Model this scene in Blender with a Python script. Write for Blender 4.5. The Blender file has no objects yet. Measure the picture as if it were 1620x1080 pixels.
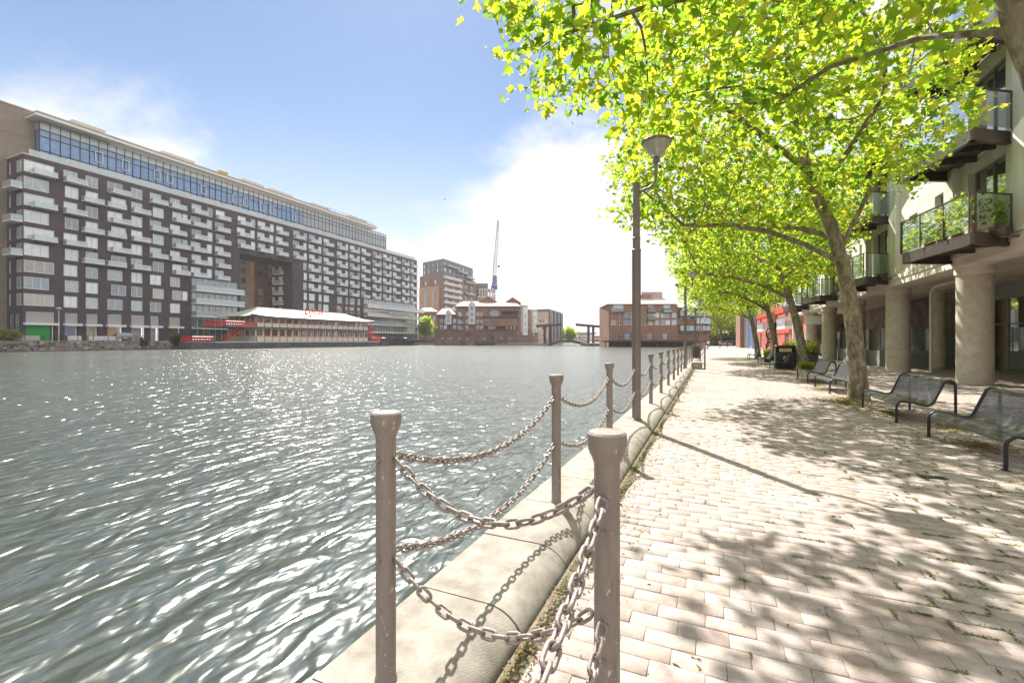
import bpy, math, random
import numpy as np
from mathutils import Vector, Matrix
random.seed(7); RNG = np.random.default_rng(11)
SC = bpy.context.scene; COL = SC.collection
PI = math.pi

# ------------------------------------------------------------------ mesh building helpers
class MB:
    def __init__(s): s.v = []; s.f = []; s.m = []; s.mi = 0
    def face(s, pts):
        i = len(s.v); s.v += [tuple(p) for p in pts]; s.f.append(tuple(range(i, i+len(pts)))); s.m.append(s.mi)
    def mesh(s, V, F):
        i = len(s.v); s.v += [tuple(p) for p in V]
        for f in F: s.f.append(tuple(i+k for k in f)); s.m.append(s.mi)
    def box(s, x0, x1, y0, y1, z0, z1):
        V = [(x0,y0,z0),(x1,y0,z0),(x1,y1,z0),(x0,y1,z0),(x0,y0,z1),(x1,y0,z1),(x1,y1,z1),(x0,y1,z1)]
        s.mesh(V, [(3,2,1,0),(4,5,6,7),(0,1,5,4),(1,2,6,5),(2,3,7,6),(3,0,4,7)])
    def bbox(s, x0, x1, y0, y1, z0, z1, b):
        # box with chamfered vertical and top edges
        V = []
        for z, i in ((z0, 0), (z1-b, 0), (z1, b)):
            X0, X1, Y0, Y1 = x0+i, x1-i, y0+i, y1-i
            V += [(X0+b,Y0,z),(X1-b,Y0,z),(X1,Y0+b,z),(X1,Y1-b,z),(X1-b,Y1,z),(X0+b,Y1,z),(X0,Y1-b,z),(X0,Y0+b,z)]
        F = [(k*8+j, k*8+(j+1)%8, (k+1)*8+(j+1)%8, (k+1)*8+j) for k in range(2) for j in range(8)]
        s.mesh(V, F+[tuple(range(7,-1,-1)), tuple(range(16,24))])
    def prism(s, pts, z0, z1):
        n = len(pts); V = [(x,y,z0) for x,y in pts]+[(x,y,z1) for x,y in pts]
        s.mesh(V, [tuple(range(n-1,-1,-1)), tuple(range(n,2*n))]+[(i,(i+1)%n,n+(i+1)%n,n+i) for i in range(n)])
    def extrude(s, pts, d):
        # closed 3d polygon extruded along vector d
        n = len(pts); V = [tuple(p) for p in pts]+[(p[0]+d[0],p[1]+d[1],p[2]+d[2]) for p in pts]
        s.mesh(V, [tuple(range(n-1,-1,-1)), tuple(range(n,2*n))]+[(i,(i+1)%n,n+(i+1)%n,n+i) for i in range(n)])
    def tube(s, pts, r, n=8, caps=True, closed=False):
        pts = [Vector(p) for p in pts]; k = len(pts)
        rs = r if isinstance(r, (list, tuple)) else [r]*k
        V = []; up = None
        for i, p in enumerate(pts):
            if closed: t = pts[(i+1)%k]-pts[i-1]
            else: t = pts[min(i+1,k-1)]-pts[max(i-1,0)]
            if t.length < 1e-9: t = Vector((0,0,1))
            t.normalize()
            if up is None: up = Vector((0,0,1)) if abs(t.z) < .9 else Vector((1,0,0))
            a = up - t*up.dot(t)
            if a.length < 1e-5: a = t.orthogonal()
            a.normalize(); up = a; b = t.cross(a)
            for j in range(n):
                c, q = math.cos(2*PI*j/n), math.sin(2*PI*j/n); V.append(p+a*(c*rs[i])+b*(q*rs[i]))
        F = []
        for i in range(k if closed else k-1):
            i2 = (i+1) % k
            for j in range(n): F.append((i*n+j, i*n+(j+1)%n, i2*n+(j+1)%n, i2*n+j))
        if caps and not closed: F += [tuple(range(n-1,-1,-1)), tuple(range((k-1)*n, k*n))]
        s.mesh(V, F)
    def lathe(s, prof, cx=0, cy=0, n=16, capb=True, capt=True):
        V = []; F = []
        for r, z in prof:
            for j in range(n): V.append((cx+r*math.cos(2*PI*j/n), cy+r*math.sin(2*PI*j/n), z))
        for i in range(len(prof)-1):
            for j in range(n): F.append((i*n+j, i*n+(j+1)%n, (i+1)*n+(j+1)%n, (i+1)*n+j))
        if capb: F.append(tuple(range(n-1,-1,-1)))
        if capt: F.append(tuple(range((len(prof)-1)*n, len(prof)*n)))
        s.mesh(V, F)
    def data(s, name, mats, smooth=None):
        me = bpy.data.meshes.new(name); me.from_pydata(s.v, [], s.f)
        mats = mats if isinstance(mats, (list, tuple)) else [mats]
        for m in mats: me.materials.append(m)
        if len(mats) > 1: me.polygons.foreach_set('material_index', s.m)
        if smooth is not None:
            me.polygons.foreach_set('use_smooth', [True]*len(me.polygons))
            me.set_sharp_from_angle(angle=math.radians(smooth))
        me.update(); return me
    def build(s, name, mats, parent=None, smooth=None):
        return link(name, s.data(name, mats, smooth), parent)

def link(name, me, parent=None):
    o = bpy.data.objects.new(name, me); COL.objects.link(o)
    if parent is not None:
        o.parent = parent
        if parent.type == 'EMPTY' and parent.get('_w'): o.location = -parent.location
    return o
def tag(o, label=None, cat=None, group=None, kind=None):
    if label: o['label'] = label
    if cat: o['category'] = cat
    if group: o['group'] = group
    if kind: o['kind'] = kind
    return o
def thing(name, label, cat, loc=(0,0,0), rz=0, group=None, world=False):
    """an Empty at the thing's base; world=True: its children are meshed in world coordinates"""
    o = bpy.data.objects.new(name, None); COL.objects.link(o); o.location = loc; o.rotation_euler = (0,0,rz)
    o.empty_display_size = .2
    if world: o['_w'] = 1
    return tag(o, label, cat, group)
def struct(name, mb, m, smooth=None): return tag(mb.build(name, m, None, smooth), kind='structure')
def dup(root, loc=None, rz=None, label=None, group=None, scale=None):
    r = root.copy(); COL.objects.link(r)
    if loc is not None: r.location = loc
    if rz is not None: r.rotation_euler = (0,0,rz)
    if scale is not None: r.scale = scale
    if label: r['label'] = label
    if group: r['group'] = group
    for ch in list(root.children):
        c = ch.copy(); COL.objects.link(c); c.parent = r
        for g in ch.children:
            d = g.copy(); COL.objects.link(d); d.parent = c
    return r

# ------------------------------------------------------------------ materials
def newmat(name):
    m = bpy.data.materials.new(name); m.use_nodes = True
    nt = m.node_tree; nt.nodes.clear()
    out = nt.nodes.new('ShaderNodeOutputMaterial'); return m, nt, out
def N(nt, t, **kw):
    n = nt.nodes.new('ShaderNode'+t)
    for k, v in kw.items():
        if k.startswith('i_'):
            key = k[2:].replace('_', ' '); n.inputs[key].default_value = v
        else: setattr(n, k, v)
    return n
def L(nt, a, b): nt.links.new(a, b)
def ramp(nt, fac, stops):
    r = N(nt, 'ValToRGB'); e = r.color_ramp.elements
    while len(e) < len(stops): e.new(.5)
    for i, (p, c) in enumerate(stops): e[i].position = p; e[i].color = (*c[:3], 1)
    L(nt, fac, r.inputs[0]); return r.outputs[0]
def pos(nt, scale=(1,1,1), rot=(0,0,0), obj=False):
    if obj: src = N(nt, 'TexCoord').outputs['Object']
    else: src = N(nt, 'NewGeometry').outputs['Position']
    mp = N(nt, 'Mapping'); mp.inputs['Scale'].default_value = scale; mp.inputs['Rotation'].default_value = rot
    L(nt, src, mp.inputs['Vector']); return mp.outputs[0]
def pmat(name, col, rough=.6, metal=0, var=.12, nscale=3, bump=0, bscale=40, col2=None, obj=False, spec=None, stretch=(1,1,1)):
    """principled with noise-varied colour, roughness and optional bump"""
    m, nt, out = newmat(name); p = N(nt, 'BsdfPrincipled'); L(nt, p.outputs[0], out.inputs[0])
    v = pos(nt, stretch, obj=obj)
    no = N(nt, 'TexNoise', i_Scale=nscale, i_Detail=6.0, i_Roughness=.6); L(nt, v, no.inputs['Vector'])
    a = tuple(max(0, c*(1-var)) for c in col); b = tuple(c*(1+var) for c in col)
    if col2: b = col2
    cc = ramp(nt, no.outputs['Fac'], [(.3, a), (.7, b)]); L(nt, cc, p.inputs['Base Color'])
    p.inputs['Roughness'].default_value = rough; p.inputs['Metallic'].default_value = metal
    if spec is not None: p.inputs['Specular IOR Level'].default_value = spec
    if bump:
        n2 = N(nt, 'TexNoise', i_Scale=bscale, i_Detail=8.0, i_Roughness=.65); L(nt, v, n2.inputs['Vector'])
        b = N(nt, 'Bump', i_Strength=bump, i_Distance=.02); L(nt, n2.outputs['Fac'], b.inputs['Height']); L(nt, b.outputs[0], p.inputs['Normal'])
    return m
def brickmat(name, c1, c2, mortar, scale=1.0, bw=.24, bh=.085, ms=.012, bump=.3, weather=.25):
    """brick wall in world coordinates: courses follow z, bricks follow x+y"""
    m, nt, out = newmat(name); p = N(nt, 'BsdfPrincipled', i_Roughness=.85); L(nt, p.outputs[0], out.inputs[0])
    g = N(nt, 'NewGeometry'); sx = N(nt, 'SeparateXYZ'); L(nt, g.outputs['Position'], sx.inputs[0])
    ad = N(nt, 'Math', operation='ADD'); L(nt, sx.outputs[0], ad.inputs[0]); L(nt, sx.outputs[1], ad.inputs[1])
    cb = N(nt, 'CombineXYZ'); L(nt, ad.outputs[0], cb.inputs[0]); L(nt, sx.outputs[2], cb.inputs[1])
    br = N(nt, 'TexBrick', i_Scale=scale, i_Mortar_Size=ms)
    br.inputs['Brick Width'].default_value = bw; br.inputs['Row Height'].default_value = bh
    br.inputs['Color1'].default_value = (*c1, 1); br.inputs['Color2'].default_value = (*c2, 1); br.inputs['Mortar'].default_value = (*mortar, 1)
    L(nt, cb.outputs[0], br.inputs['Vector'])
    no = N(nt, 'TexNoise', i_Scale=.35, i_Detail=8.0, i_Roughness=.65); L(nt, g.outputs['Position'], no.inputs['Vector'])
    w = ramp(nt, no.outputs['Fac'], [(.3, (1-weather,)*3), (.7, (1+weather,)*3)])
    mx = N(nt, 'Mix', data_type='RGBA', blend_type='MULTIPLY'); mx.inputs['Factor'].default_value = 1
    L(nt, br.outputs['Color'], mx.inputs['A']); L(nt, w, mx.inputs['B']); L(nt, mx.outputs['Result'], p.inputs['Base Color'])
    return m
def panemat(name, col, rough=.04, spec=.6, coat=0, curtain=None):
    """window seen from outside: dark room, curtain or painted-in light behind a reflecting pane; varies from window to window"""
    m, nt, out = newmat(name); p = N(nt, 'BsdfPrincipled', i_Roughness=.5); 
    oi = N(nt, 'ObjectInfo'); v = pos(nt, (1,1,1)); no = N(nt, 'TexNoise', i_Scale=.9, i_Detail=3.0)
    L(nt, v, no.inputs['Vector'])
    ad = N(nt, 'Math', operation='ADD'); L(nt, oi.outputs['Random'], ad.inputs[0]); L(nt, no.outputs['Fac'], ad.inputs[1])
    hl = N(nt, 'Math', operation='MULTIPLY'); hl.inputs[1].default_value = .5; L(nt, ad.outputs[0], hl.inputs[0])
    c2 = curtain or tuple(c*1.8+.01 for c in col)
    cc = ramp(nt, hl.outputs[0], [(.3, col), (.7, c2)]); L(nt, cc, p.inputs['Base Color'])
    gl = N(nt, 'BsdfGlossy', i_Roughness=rough); gl.inputs['Color'].default_value = (.93,.97,1,1)
    fr = N(nt, 'Fresnel', i_IOR=1.5); fa = N(nt, 'Math', operation='MULTIPLY_ADD'); fa.inputs[1].default_value = 1.0; fa.inputs[2].default_value = spec*.3
    L(nt, fr.outputs[0], fa.inputs[0])
    bn = N(nt, 'TexNoise', i_Scale=.7, i_Detail=1.0); L(nt, v, bn.inputs['Vector'])
    bp = N(nt, 'Bump', i_Strength=.12, i_Distance=.1); L(nt, bn.outputs['Fac'], bp.inputs['Height']); L(nt, bp.outputs[0], gl.inputs['Normal'])
    mx = N(nt, 'MixShader'); L(nt, fa.outputs[0], mx.inputs[0]); L(nt, p.outputs[0], mx.inputs[1]); L(nt, gl.outputs[0], mx.inputs[2])
    L(nt, mx.outputs[0], out.inputs[0]); return m
def sheetglass(name, tint, body=.12, bodycol=(.7,.8,.78), refl=.12):
    """thin see-through sheet: mostly transparent, a little milky, reflecting by Fresnel"""
    m, nt, out = newmat(name)
    tr = N(nt, 'BsdfTransparent'); tr.inputs[0].default_value = (*tint, 1)
    df = N(nt, 'BsdfDiffuse'); df.inputs[0].default_value = (*bodycol, 1)
    m1 = N(nt, 'MixShader'); m1.inputs[0].default_value = body; L(nt, tr.outputs[0], m1.inputs[1]); L(nt, df.outputs[0], m1.inputs[2])
    gl = N(nt, 'BsdfGlossy', i_Roughness=.02)
    fr = N(nt, 'LayerWeight', i_Blend=.35); fa = N(nt, 'Math', operation='MULTIPLY_ADD'); fa.inputs[1].default_value = .6; fa.inputs[2].default_value = refl
    L(nt, fr.outputs['Fresnel'], fa.inputs[0])
    m2 = N(nt, 'MixShader'); L(nt, fa.outputs[0], m2.inputs[0]); L(nt, m1.outputs[0], m2.inputs[1]); L(nt, gl.outputs[0], m2.inputs[2])
    L(nt, m2.outputs[0], out.inputs[0]); return m

M = {}
def wornpaint(name, c, spot):
    m, nt, out = newmat(name); p = N(nt, 'BsdfPrincipled', i_Roughness=.45); L(nt, p.outputs[0], out.inputs[0])
    n1 = N(nt, 'TexNoise', i_Scale=7.0, i_Detail=8.0, i_Roughness=.65); L(nt, pos(nt, (1,1,.35)), n1.inputs['Vector'])
    base = ramp(nt, n1.outputs['Fac'], [(.3, tuple(q*.78 for q in c)), (.55, c), (.75, tuple(q*1.2 for q in c))])
    n2 = N(nt, 'TexNoise', i_Scale=42.0, i_Detail=4.0, i_Roughness=.7); L(nt, pos(nt, (1,1,.5)), n2.inputs['Vector'])
    f = ramp(nt, n2.outputs['Fac'], [(.63, (0,0,0)), (.66, (1,1,1))]); mx = N(nt, 'Mix', data_type='RGBA'); L(nt, f, mx.inputs['Factor']); L(nt, base, mx.inputs['A']); mx.inputs['B'].default_value = (*spot, 1)
    n3 = N(nt, 'TexNoise', i_Scale=26.0, i_Detail=5.0, i_Roughness=.7); L(nt, pos(nt, (1,1,.16)), n3.inputs['Vector'])
    f3 = ramp(nt, n3.outputs['Fac'], [(.54, (0,0,0)), (.68, (.5,.5,.5))]); m3 = N(nt, 'Mix', data_type='RGBA'); L(nt, f3, m3.inputs['Factor']); L(nt, mx.outputs['Result'], m3.inputs['A']); m3.inputs['B'].default_value = (.17,.105,.07,1)
    L(nt, m3.outputs['Result'], p.inputs['Base Color'])
    b = N(nt, 'Bump', i_Strength=.25, i_Distance=.004); L(nt, n2.outputs['Fac'], b.inputs['Height']); L(nt, b.outputs[0], p.inputs['Normal']); return m
M['post'] = wornpaint('bronze_grey_paint', (.275,.225,.19), (.50,.47,.42))
M['chain'] = pmat('chain_steel', (.32,.265,.24), .45, .3, .35, 30, .3, 200)
M['lamp_pole'] = pmat('lamp_paint', (.22,.175,.16), .42, .1, .15, 5, .05, 90)
M['black_metal'] = pmat('black_paint', (.02,.02,.024), .35, 0, .35, 14, .05, 200)
M['dark_metal'] = pmat('dark_grey_metal', (.06,.055,.06), .45, .2, .25, 6)
M['brown_steel'] = pmat('brown_steel', (.085,.065,.058), .5, .2, .3, 2.2, .05, 60)
M['white_paint'] = pmat('white_paint', (.85,.84,.82), .45, 0, .05, 2)
M['white_frame'] = pmat('white_window_frame', (.8,.8,.78), .4, 0, .03, 2)
M['dark_frame'] = pmat('dark_window_frame', (.05,.05,.055), .4, 0, .1, 2)
M['steel'] = pmat('stainless', (.55,.55,.55), .25, .9, .1, 5)
M['soil'] = pmat('soil', (.05,.035,.022), .95, 0, .3, 20, .5, 60)
M['balcony_glass'] = sheetglass('balcony_glass', (.80,.92,.88), .12, (.6,.75,.7), .10)
M['frosted_glass'] = sheetglass('frosted_balcony_glass', (.86,.94,.94), .42, (.86,.91,.91), .12)
M['shop_glass'] = sheetglass('shop_glass', (.78,.82,.80), .02, (.3,.32,.3), .22)
M['pane_dark'] = panemat('pane_dark', (.02,.025,.03))
M['pane_curtain'] = panemat('pane_curtain', (.55,.60,.57), curtain=(.86,.86,.80))
M['pane_mid'] = panemat('pane_mid', (.10,.14,.15), curtain=(.42,.48,.47))
M['pane_warm'] = panemat('pane_warm', (.10,.06,.03), curtain=(.42,.30,.16))  # orange base colour stands in for warmly lit rooms
M['pane_boat'] = panemat('pane_boat', (.03,.015,.012), spec=.12, curtain=(.12,.05,.03))
M['pane_blue'] = panemat('pane_blue', (.07,.19,.45), spec=.25, curtain=(.22,.42,.70))  # blue base colour paints in the reflected sky, no curtain

# ------------------------------------------------------------------ facade helpers
class Fac:
    """a vertical facade: u runs along it from (x,y) at angle ang, the outside lies to the right of u"""
    def __init__(s, x, y, ang):
        s.o = (x, y); s.a = ang; s.u = (math.cos(ang), math.sin(ang)); s.n = (s.u[1], -s.u[0])
    def P(s, u, z, d=0):
        return Vector((s.o[0]+s.u[0]*u+s.n[0]*d, s.o[1]+s.u[1]*u+s.n[1]*d, z))
    def box(s, mb, u0, u1, d0, d1, z0, z1):
        V = [s.P(u0,z0,d1), s.P(u1,z0,d1), s.P(u1,z0,d0), s.P(u0,z0,d0), s.P(u0,z1,d1), s.P(u1,z1,d1), s.P(u1,z1,d0), s.P(u0,z1,d0)]
        mb.mesh(V, [(3,2,1,0),(4,5,6,7),(0,1,5,4),(1,2,6,5),(2,3,7,6),(3,0,4,7)])
def fac_pts(p, q):
    ang = math.atan2(q[1]-p[1], q[0]-p[0]); return Fac(p[0], p[1], ang), math.hypot(q[0]-p[0], q[1]-p[1])
def wall_mesh(mb, fac, u0, u1, z0, z1, ops, depth=.22):
    """wall sheet with real openings (u0,u1,z0,z1[,depth]) and their reveals"""
    ops = [o for o in ops if o[0] > u0-1e-6 and o[1] < u1+1e-6 and o[2] > z0-1e-6 and o[3] < z1+1e-6]
    us = sorted({round(x, 4) for o in ops for x in o[:2]} | {u0, u1}); zs = sorted({round(x, 4) for o in ops for x in o[2:4]} | {z0, z1})
    ui = {x: i for i, x in enumerate(us)}; zi = {x: i for i, x in enumerate(zs)}
    hole = np.zeros((len(us), len(zs)), bool)
    for o in ops: hole[ui[round(o[0],4)]:ui[round(o[1],4)], zi[round(o[2],4)]:zi[round(o[3],4)]] = True
    for j in range(len(zs)-1):                       # merge cells along u into strips
        i = 0
        while i < len(us)-1:
            if hole[i, j]: i += 1; continue
            k = i
            while k < len(us)-1 and not hole[k, j]: k += 1
            mb.face([fac.P(us[i],zs[j]), fac.P(us[k],zs[j]), fac.P(us[k],zs[j+1]), fac.P(us[i],zs[j+1])]); i = k
    for o in ops:
        a, b, c, e = o[:4]; d = -(o[4] if len(o) > 4 else depth)
        mb.face([fac.P(a,c), fac.P(a,e), fac.P(a,e,d), fac.P(a,c,d)]); mb.face([fac.P(b,e), fac.P(b,c), fac.P(b,c,d), fac.P(b,e,d)])
        mb.face([fac.P(a,e), fac.P(b,e), fac.P(b,e,d), fac.P(a,e,d)]); mb.face([fac.P(b,c), fac.P(a,c), fac.P(a,c,d), fac.P(b,c,d)])
WC = {}
def win_data(w, h, nx, ny, fm, pm, fw=.07):
    key = (round(w,2), round(h,2), nx, ny, fm.name, pm.name, fw)
    if key not in WC:
        a = MB()
        for x0, x1 in ((0,fw),(w-fw,w)): a.box(x0, x1, -.03, .05, 0, h)
        for z0, z1 in ((0,fw),(h-fw,h)): a.box(fw, w-fw, -.031, .049, z0, z1)
        for i in range(1, nx): x = w*i/nx; a.box(x-fw*.45, x+fw*.45, -.027, .047, fw, h-fw)
        for i in range(1, ny): z = h*i/ny; a.box(fw, w-fw, -.024, .045, z-fw*.4, z+fw*.4)
        g = MB(); g.face([(fw*.5,.02,fw*.5),(w-fw*.5,.02,fw*.5),(w-fw*.5,.02,h-fw*.5),(fw*.5,.02,h-fw*.5)])
        WC[key] = (a.data('window', fm), g.data('pane', pm))
    return WC[key]
def window(root, fac, u0, u1, z0, z1, nx=2, ny=1, fm=None, pm=None, d=-.12, fw=.07, name='window'):
    fd, pd = win_data(u1-u0, z1-z0, nx, ny, fm or M['white_frame'], pm or M['pane_mid'], fw)
    o = link(name, fd, root); o.location = fac.P(u0, z0, d)-root.location; o.rotation_euler = (0,0,fac.a)
    p = link('pane', pd, o); return o
def merged_windows(root, fac, wins, fm, pms, d=-.12, fw=.07):
    """the smallest of very many windows: ONE part"""
    if not wins: return
    a = MB()
    for (u0,u1,z0,z1,nx,ny,pk) in wins:
        a.mi = 0
        for x0, x1 in ((u0,u0+fw),(u1-fw,u1)): fac.box(a, x0, x1, d-.05, d+.03, z0, z1)
        for q0, q1 in ((z0,z0+fw),(z1-fw,z1)): fac.box(a, u0+fw, u1-fw, d-.05, d+.028, q0, q1)
        for i in range(1, nx): x = u0+(u1-u0)*i/nx; fac.box(a, x-fw*.45, x+fw*.45, d-.05, d+.026, z0+fw, z1-fw)
        a.mi = 1+pk
        a.face([fac.P(u0,z0,d-.02), fac.P(u1,z0,d-.02), fac.P(u1,z1,d-.02), fac.P(u0,z1,d-.02)])
    o = a.build('window', [fm]+pms, root); tag(o, kind='stuff'); return o
def win_grid(root, fac, us, zs, w, h, nx=2, ny=1, fm=None, pms=None, skip=None, d=-.12, fw=.07):
    """regular windows; returns the openings for wall_mesh"""
    ops = []
    for j, z in enumerate(zs):
        for i, u in enumerate(us):
            if skip and skip(i, j): continue
            window(root, fac, u-w/2, u+w/2, z, z+h, nx, ny, fm, random.choice(pms or [M['pane_mid'], M['pane_dark'], M['pane_curtain']]), d, fw)
            ops.append((u-w/2, u+w/2, z, z+h))
    return ops
def lin(a, b, n): return [a+(b-a)*i/(n-1) for i in range(n)] if n > 1 else [(a+b)/2]
BC = {}
def balcony(root, fac, u0, u1, z, dep, slabm, glassm, railm, th=.16, gh=1.05, d0=.0):
    key = (round(u1-u0,2), dep, slabm.name, glassm.name, gh, th)
    if key not in BC:
        w = u1-u0; a = MB(); a.box(0, w, -dep, .0, 0, th)
        g = MB(); g.box(.04, w-.04, -dep+.03, -dep+.045, th, th+gh); g.box(.04, .055, -dep+.05, -.02, th, th+gh); g.box(w-.055, w-.04, -dep+.05, -.02, th, th+gh)
        r = MB(); r.box(.02, w-.02, -dep+.01, -dep+.06, th+gh, th+gh+.05); r.box(.02, .07, -dep+.062, 0, th+gh, th+gh+.05); r.box(w-.07, w-.02, -dep+.062, 0, th+gh, th+gh+.05)
        for x in (.03, w/2, w-.06): r.box(x, x+.03, -dep+.046, -dep+.075, th, th+gh)
        BC[key] = (a.data('balcony', slabm), g.data('balustrade', glassm), r.data('handrail', railm))
    s, g, r = BC[key]
    o = link('balcony', s, root); o.location = fac.P(u0, z, d0)-root.location; o.rotation_euler = (0,0,fac.a)
    link('balustrade', g, o); link('handrail', r, o); return o
# ------------------------------------------------------------------ camera, sun, sky
TH = math.atan(315/711.0)
cam = bpy.data.cameras.new('camera'); co = bpy.data.objects.new('camera', cam); COL.objects.link(co)
co.location = (0,0,1.55); co.rotation_euler = (PI/2, 0, TH); cam.lens = 15.8; cam.sensor_width = 36; cam.shift_y = -1/1620
cam.clip_start = .05; cam.clip_end = 4000; SC.camera = co
SUN_EL, SUN_AZ = math.radians(50), math.radians(-36.5)        # azimuth clockwise from +Y
S = Vector((math.sin(SUN_AZ)*math.cos(SUN_EL), math.cos(SUN_AZ)*math.cos(SUN_EL), math.sin(SUN_EL)))
sl = bpy.data.lights.new('sun', 'SUN'); sl.energy = 4.7; sl.angle = math.radians(.55); sl.color = (1, .965, .90)
so = bpy.data.objects.new('sun', sl); COL.objects.link(so); so.rotation_euler = S.to_track_quat('Z', 'Y').to_euler(); so.location = (-30, 40, 60)
CLOUD_OFF = (7.3,4.1,0)
W = bpy.data.worlds.new('World'); SC.world = W; W.use_nodes = True
nt = W.node_tree; nt.nodes.clear()
out = N(nt, 'OutputWorld'); bg = N(nt, 'Background'); L(nt, bg.outputs[0], out.inputs[0]); bg.inputs[1].default_value = .060
sky = N(nt, 'TexSky', sky_type='NISHITA', sun_disc=False, sun_elevation=SUN_EL, sun_rotation=SUN_AZ, altitude=0, air_density=1.0, dust_density=.15, ozone_density=3.0)
tc = N(nt, 'TexCoord'); sx = N(nt, 'SeparateXYZ'); L(nt, tc.outputs['Generated'], sx.inputs[0])
# clouds lie on a flat layer: direction divided by its height
zc = N(nt, 'Math', operation='MAXIMUM'); zc.inputs[1].default_value = 0; L(nt, sx.outputs[2], zc.inputs[0])
za = N(nt, 'Math', operation='ADD'); za.inputs[1].default_value = .42; L(nt, zc.outputs[0], za.inputs[0])
dx = N(nt, 'Math', operation='DIVIDE'); dy = N(nt, 'Math', operation='DIVIDE')
L(nt, sx.outputs[0], dx.inputs[0]); L(nt, za.outputs[0], dx.inputs[1]); L(nt, sx.outputs[1], dy.inputs[0]); L(nt, za.outputs[0], dy.inputs[1])
cv = N(nt, 'CombineXYZ'); L(nt, dx.outputs[0], cv.inputs[0]); L(nt, dy.outputs[0], cv.inputs[1])
cn = N(nt, 'TexNoise', i_Scale=2.3, i_Detail=10.0, i_Roughness=.54, i_Distortion=.15); cof = N(nt, 'Mapping'); cof.inputs['Location'].default_value = CLOUD_OFF; L(nt, cv.outputs[0], cof.inputs[0]); L(nt, cof.outputs[0], cn.inputs['Vector'])
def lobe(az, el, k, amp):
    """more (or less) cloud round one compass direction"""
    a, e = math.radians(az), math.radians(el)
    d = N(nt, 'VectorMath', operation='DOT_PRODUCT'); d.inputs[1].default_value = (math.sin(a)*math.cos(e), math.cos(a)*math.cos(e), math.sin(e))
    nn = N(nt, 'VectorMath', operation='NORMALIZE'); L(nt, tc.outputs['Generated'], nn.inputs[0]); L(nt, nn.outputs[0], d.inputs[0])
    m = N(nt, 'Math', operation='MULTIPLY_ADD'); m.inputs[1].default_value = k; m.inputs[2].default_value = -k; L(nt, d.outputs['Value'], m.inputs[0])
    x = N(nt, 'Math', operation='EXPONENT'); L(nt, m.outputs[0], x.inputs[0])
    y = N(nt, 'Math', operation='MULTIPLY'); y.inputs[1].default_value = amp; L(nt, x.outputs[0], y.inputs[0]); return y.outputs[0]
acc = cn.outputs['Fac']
LOBES = [(-24, 10, 20, .22), (-4, 24, 18, .20), (-62, 21, 40, .17), (-60, 40, 14, -.18), (-28, 33, 14, -.24), (-46, 25, 22, -.12), (-20, 72, 8, .30), (150, 35, 1.6, .42), (60, 60, 3, .2)]  # the last lobes are unseen cloud, added overhead and behind for fill light
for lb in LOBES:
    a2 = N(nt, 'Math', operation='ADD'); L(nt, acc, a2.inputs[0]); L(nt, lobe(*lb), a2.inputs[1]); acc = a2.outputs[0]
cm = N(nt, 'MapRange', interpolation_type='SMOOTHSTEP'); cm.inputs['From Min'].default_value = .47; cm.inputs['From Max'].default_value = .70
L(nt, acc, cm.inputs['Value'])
# white summer haze thickening towards the horizon
hz = N(nt, 'MapRange', interpolation_type='SMOOTHERSTEP'); hz.inputs['From Min'].default_value = .52; hz.inputs['From Max'].default_value = .0
hz.inputs['To Min'].default_value = 0; hz.inputs['To Max'].default_value = .80; L(nt, sx.outputs[2], hz.inputs['Value'])
m1 = N(nt, 'Mix', data_type='RGBA'); L(nt, hz.outputs[0], m1.inputs['Factor']); L(nt, sky.outputs[0], m1.inputs['A']); m1.inputs['B'].default_value = (6.8, 7.2, 7.6, 1)
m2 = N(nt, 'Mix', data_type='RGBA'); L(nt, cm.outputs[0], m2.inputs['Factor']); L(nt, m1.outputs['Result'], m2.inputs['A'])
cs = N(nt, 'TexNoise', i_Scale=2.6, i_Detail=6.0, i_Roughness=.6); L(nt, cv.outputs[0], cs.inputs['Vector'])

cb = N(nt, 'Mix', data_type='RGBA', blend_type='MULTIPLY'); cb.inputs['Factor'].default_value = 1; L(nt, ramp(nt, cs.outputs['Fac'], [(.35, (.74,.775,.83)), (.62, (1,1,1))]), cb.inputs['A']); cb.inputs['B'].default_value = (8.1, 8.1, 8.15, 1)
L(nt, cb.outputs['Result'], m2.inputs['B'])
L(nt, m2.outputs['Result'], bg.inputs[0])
SC.view_settings.view_transform = 'Standard'; SC.view_settings.look = 'None'; SC.view_settings.exposure = 1.2; SC.view_settings.gamma = 1
SC.cycles.max_bounces = 8; SC.cycles.transparent_max_bounces = 24; SC.cycles.sample_clamp_indirect = 6; SC.cycles.caustics_reflective = False; SC.cycles.caustics_refractive = False
SC.cycles.use_denoising = True

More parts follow.
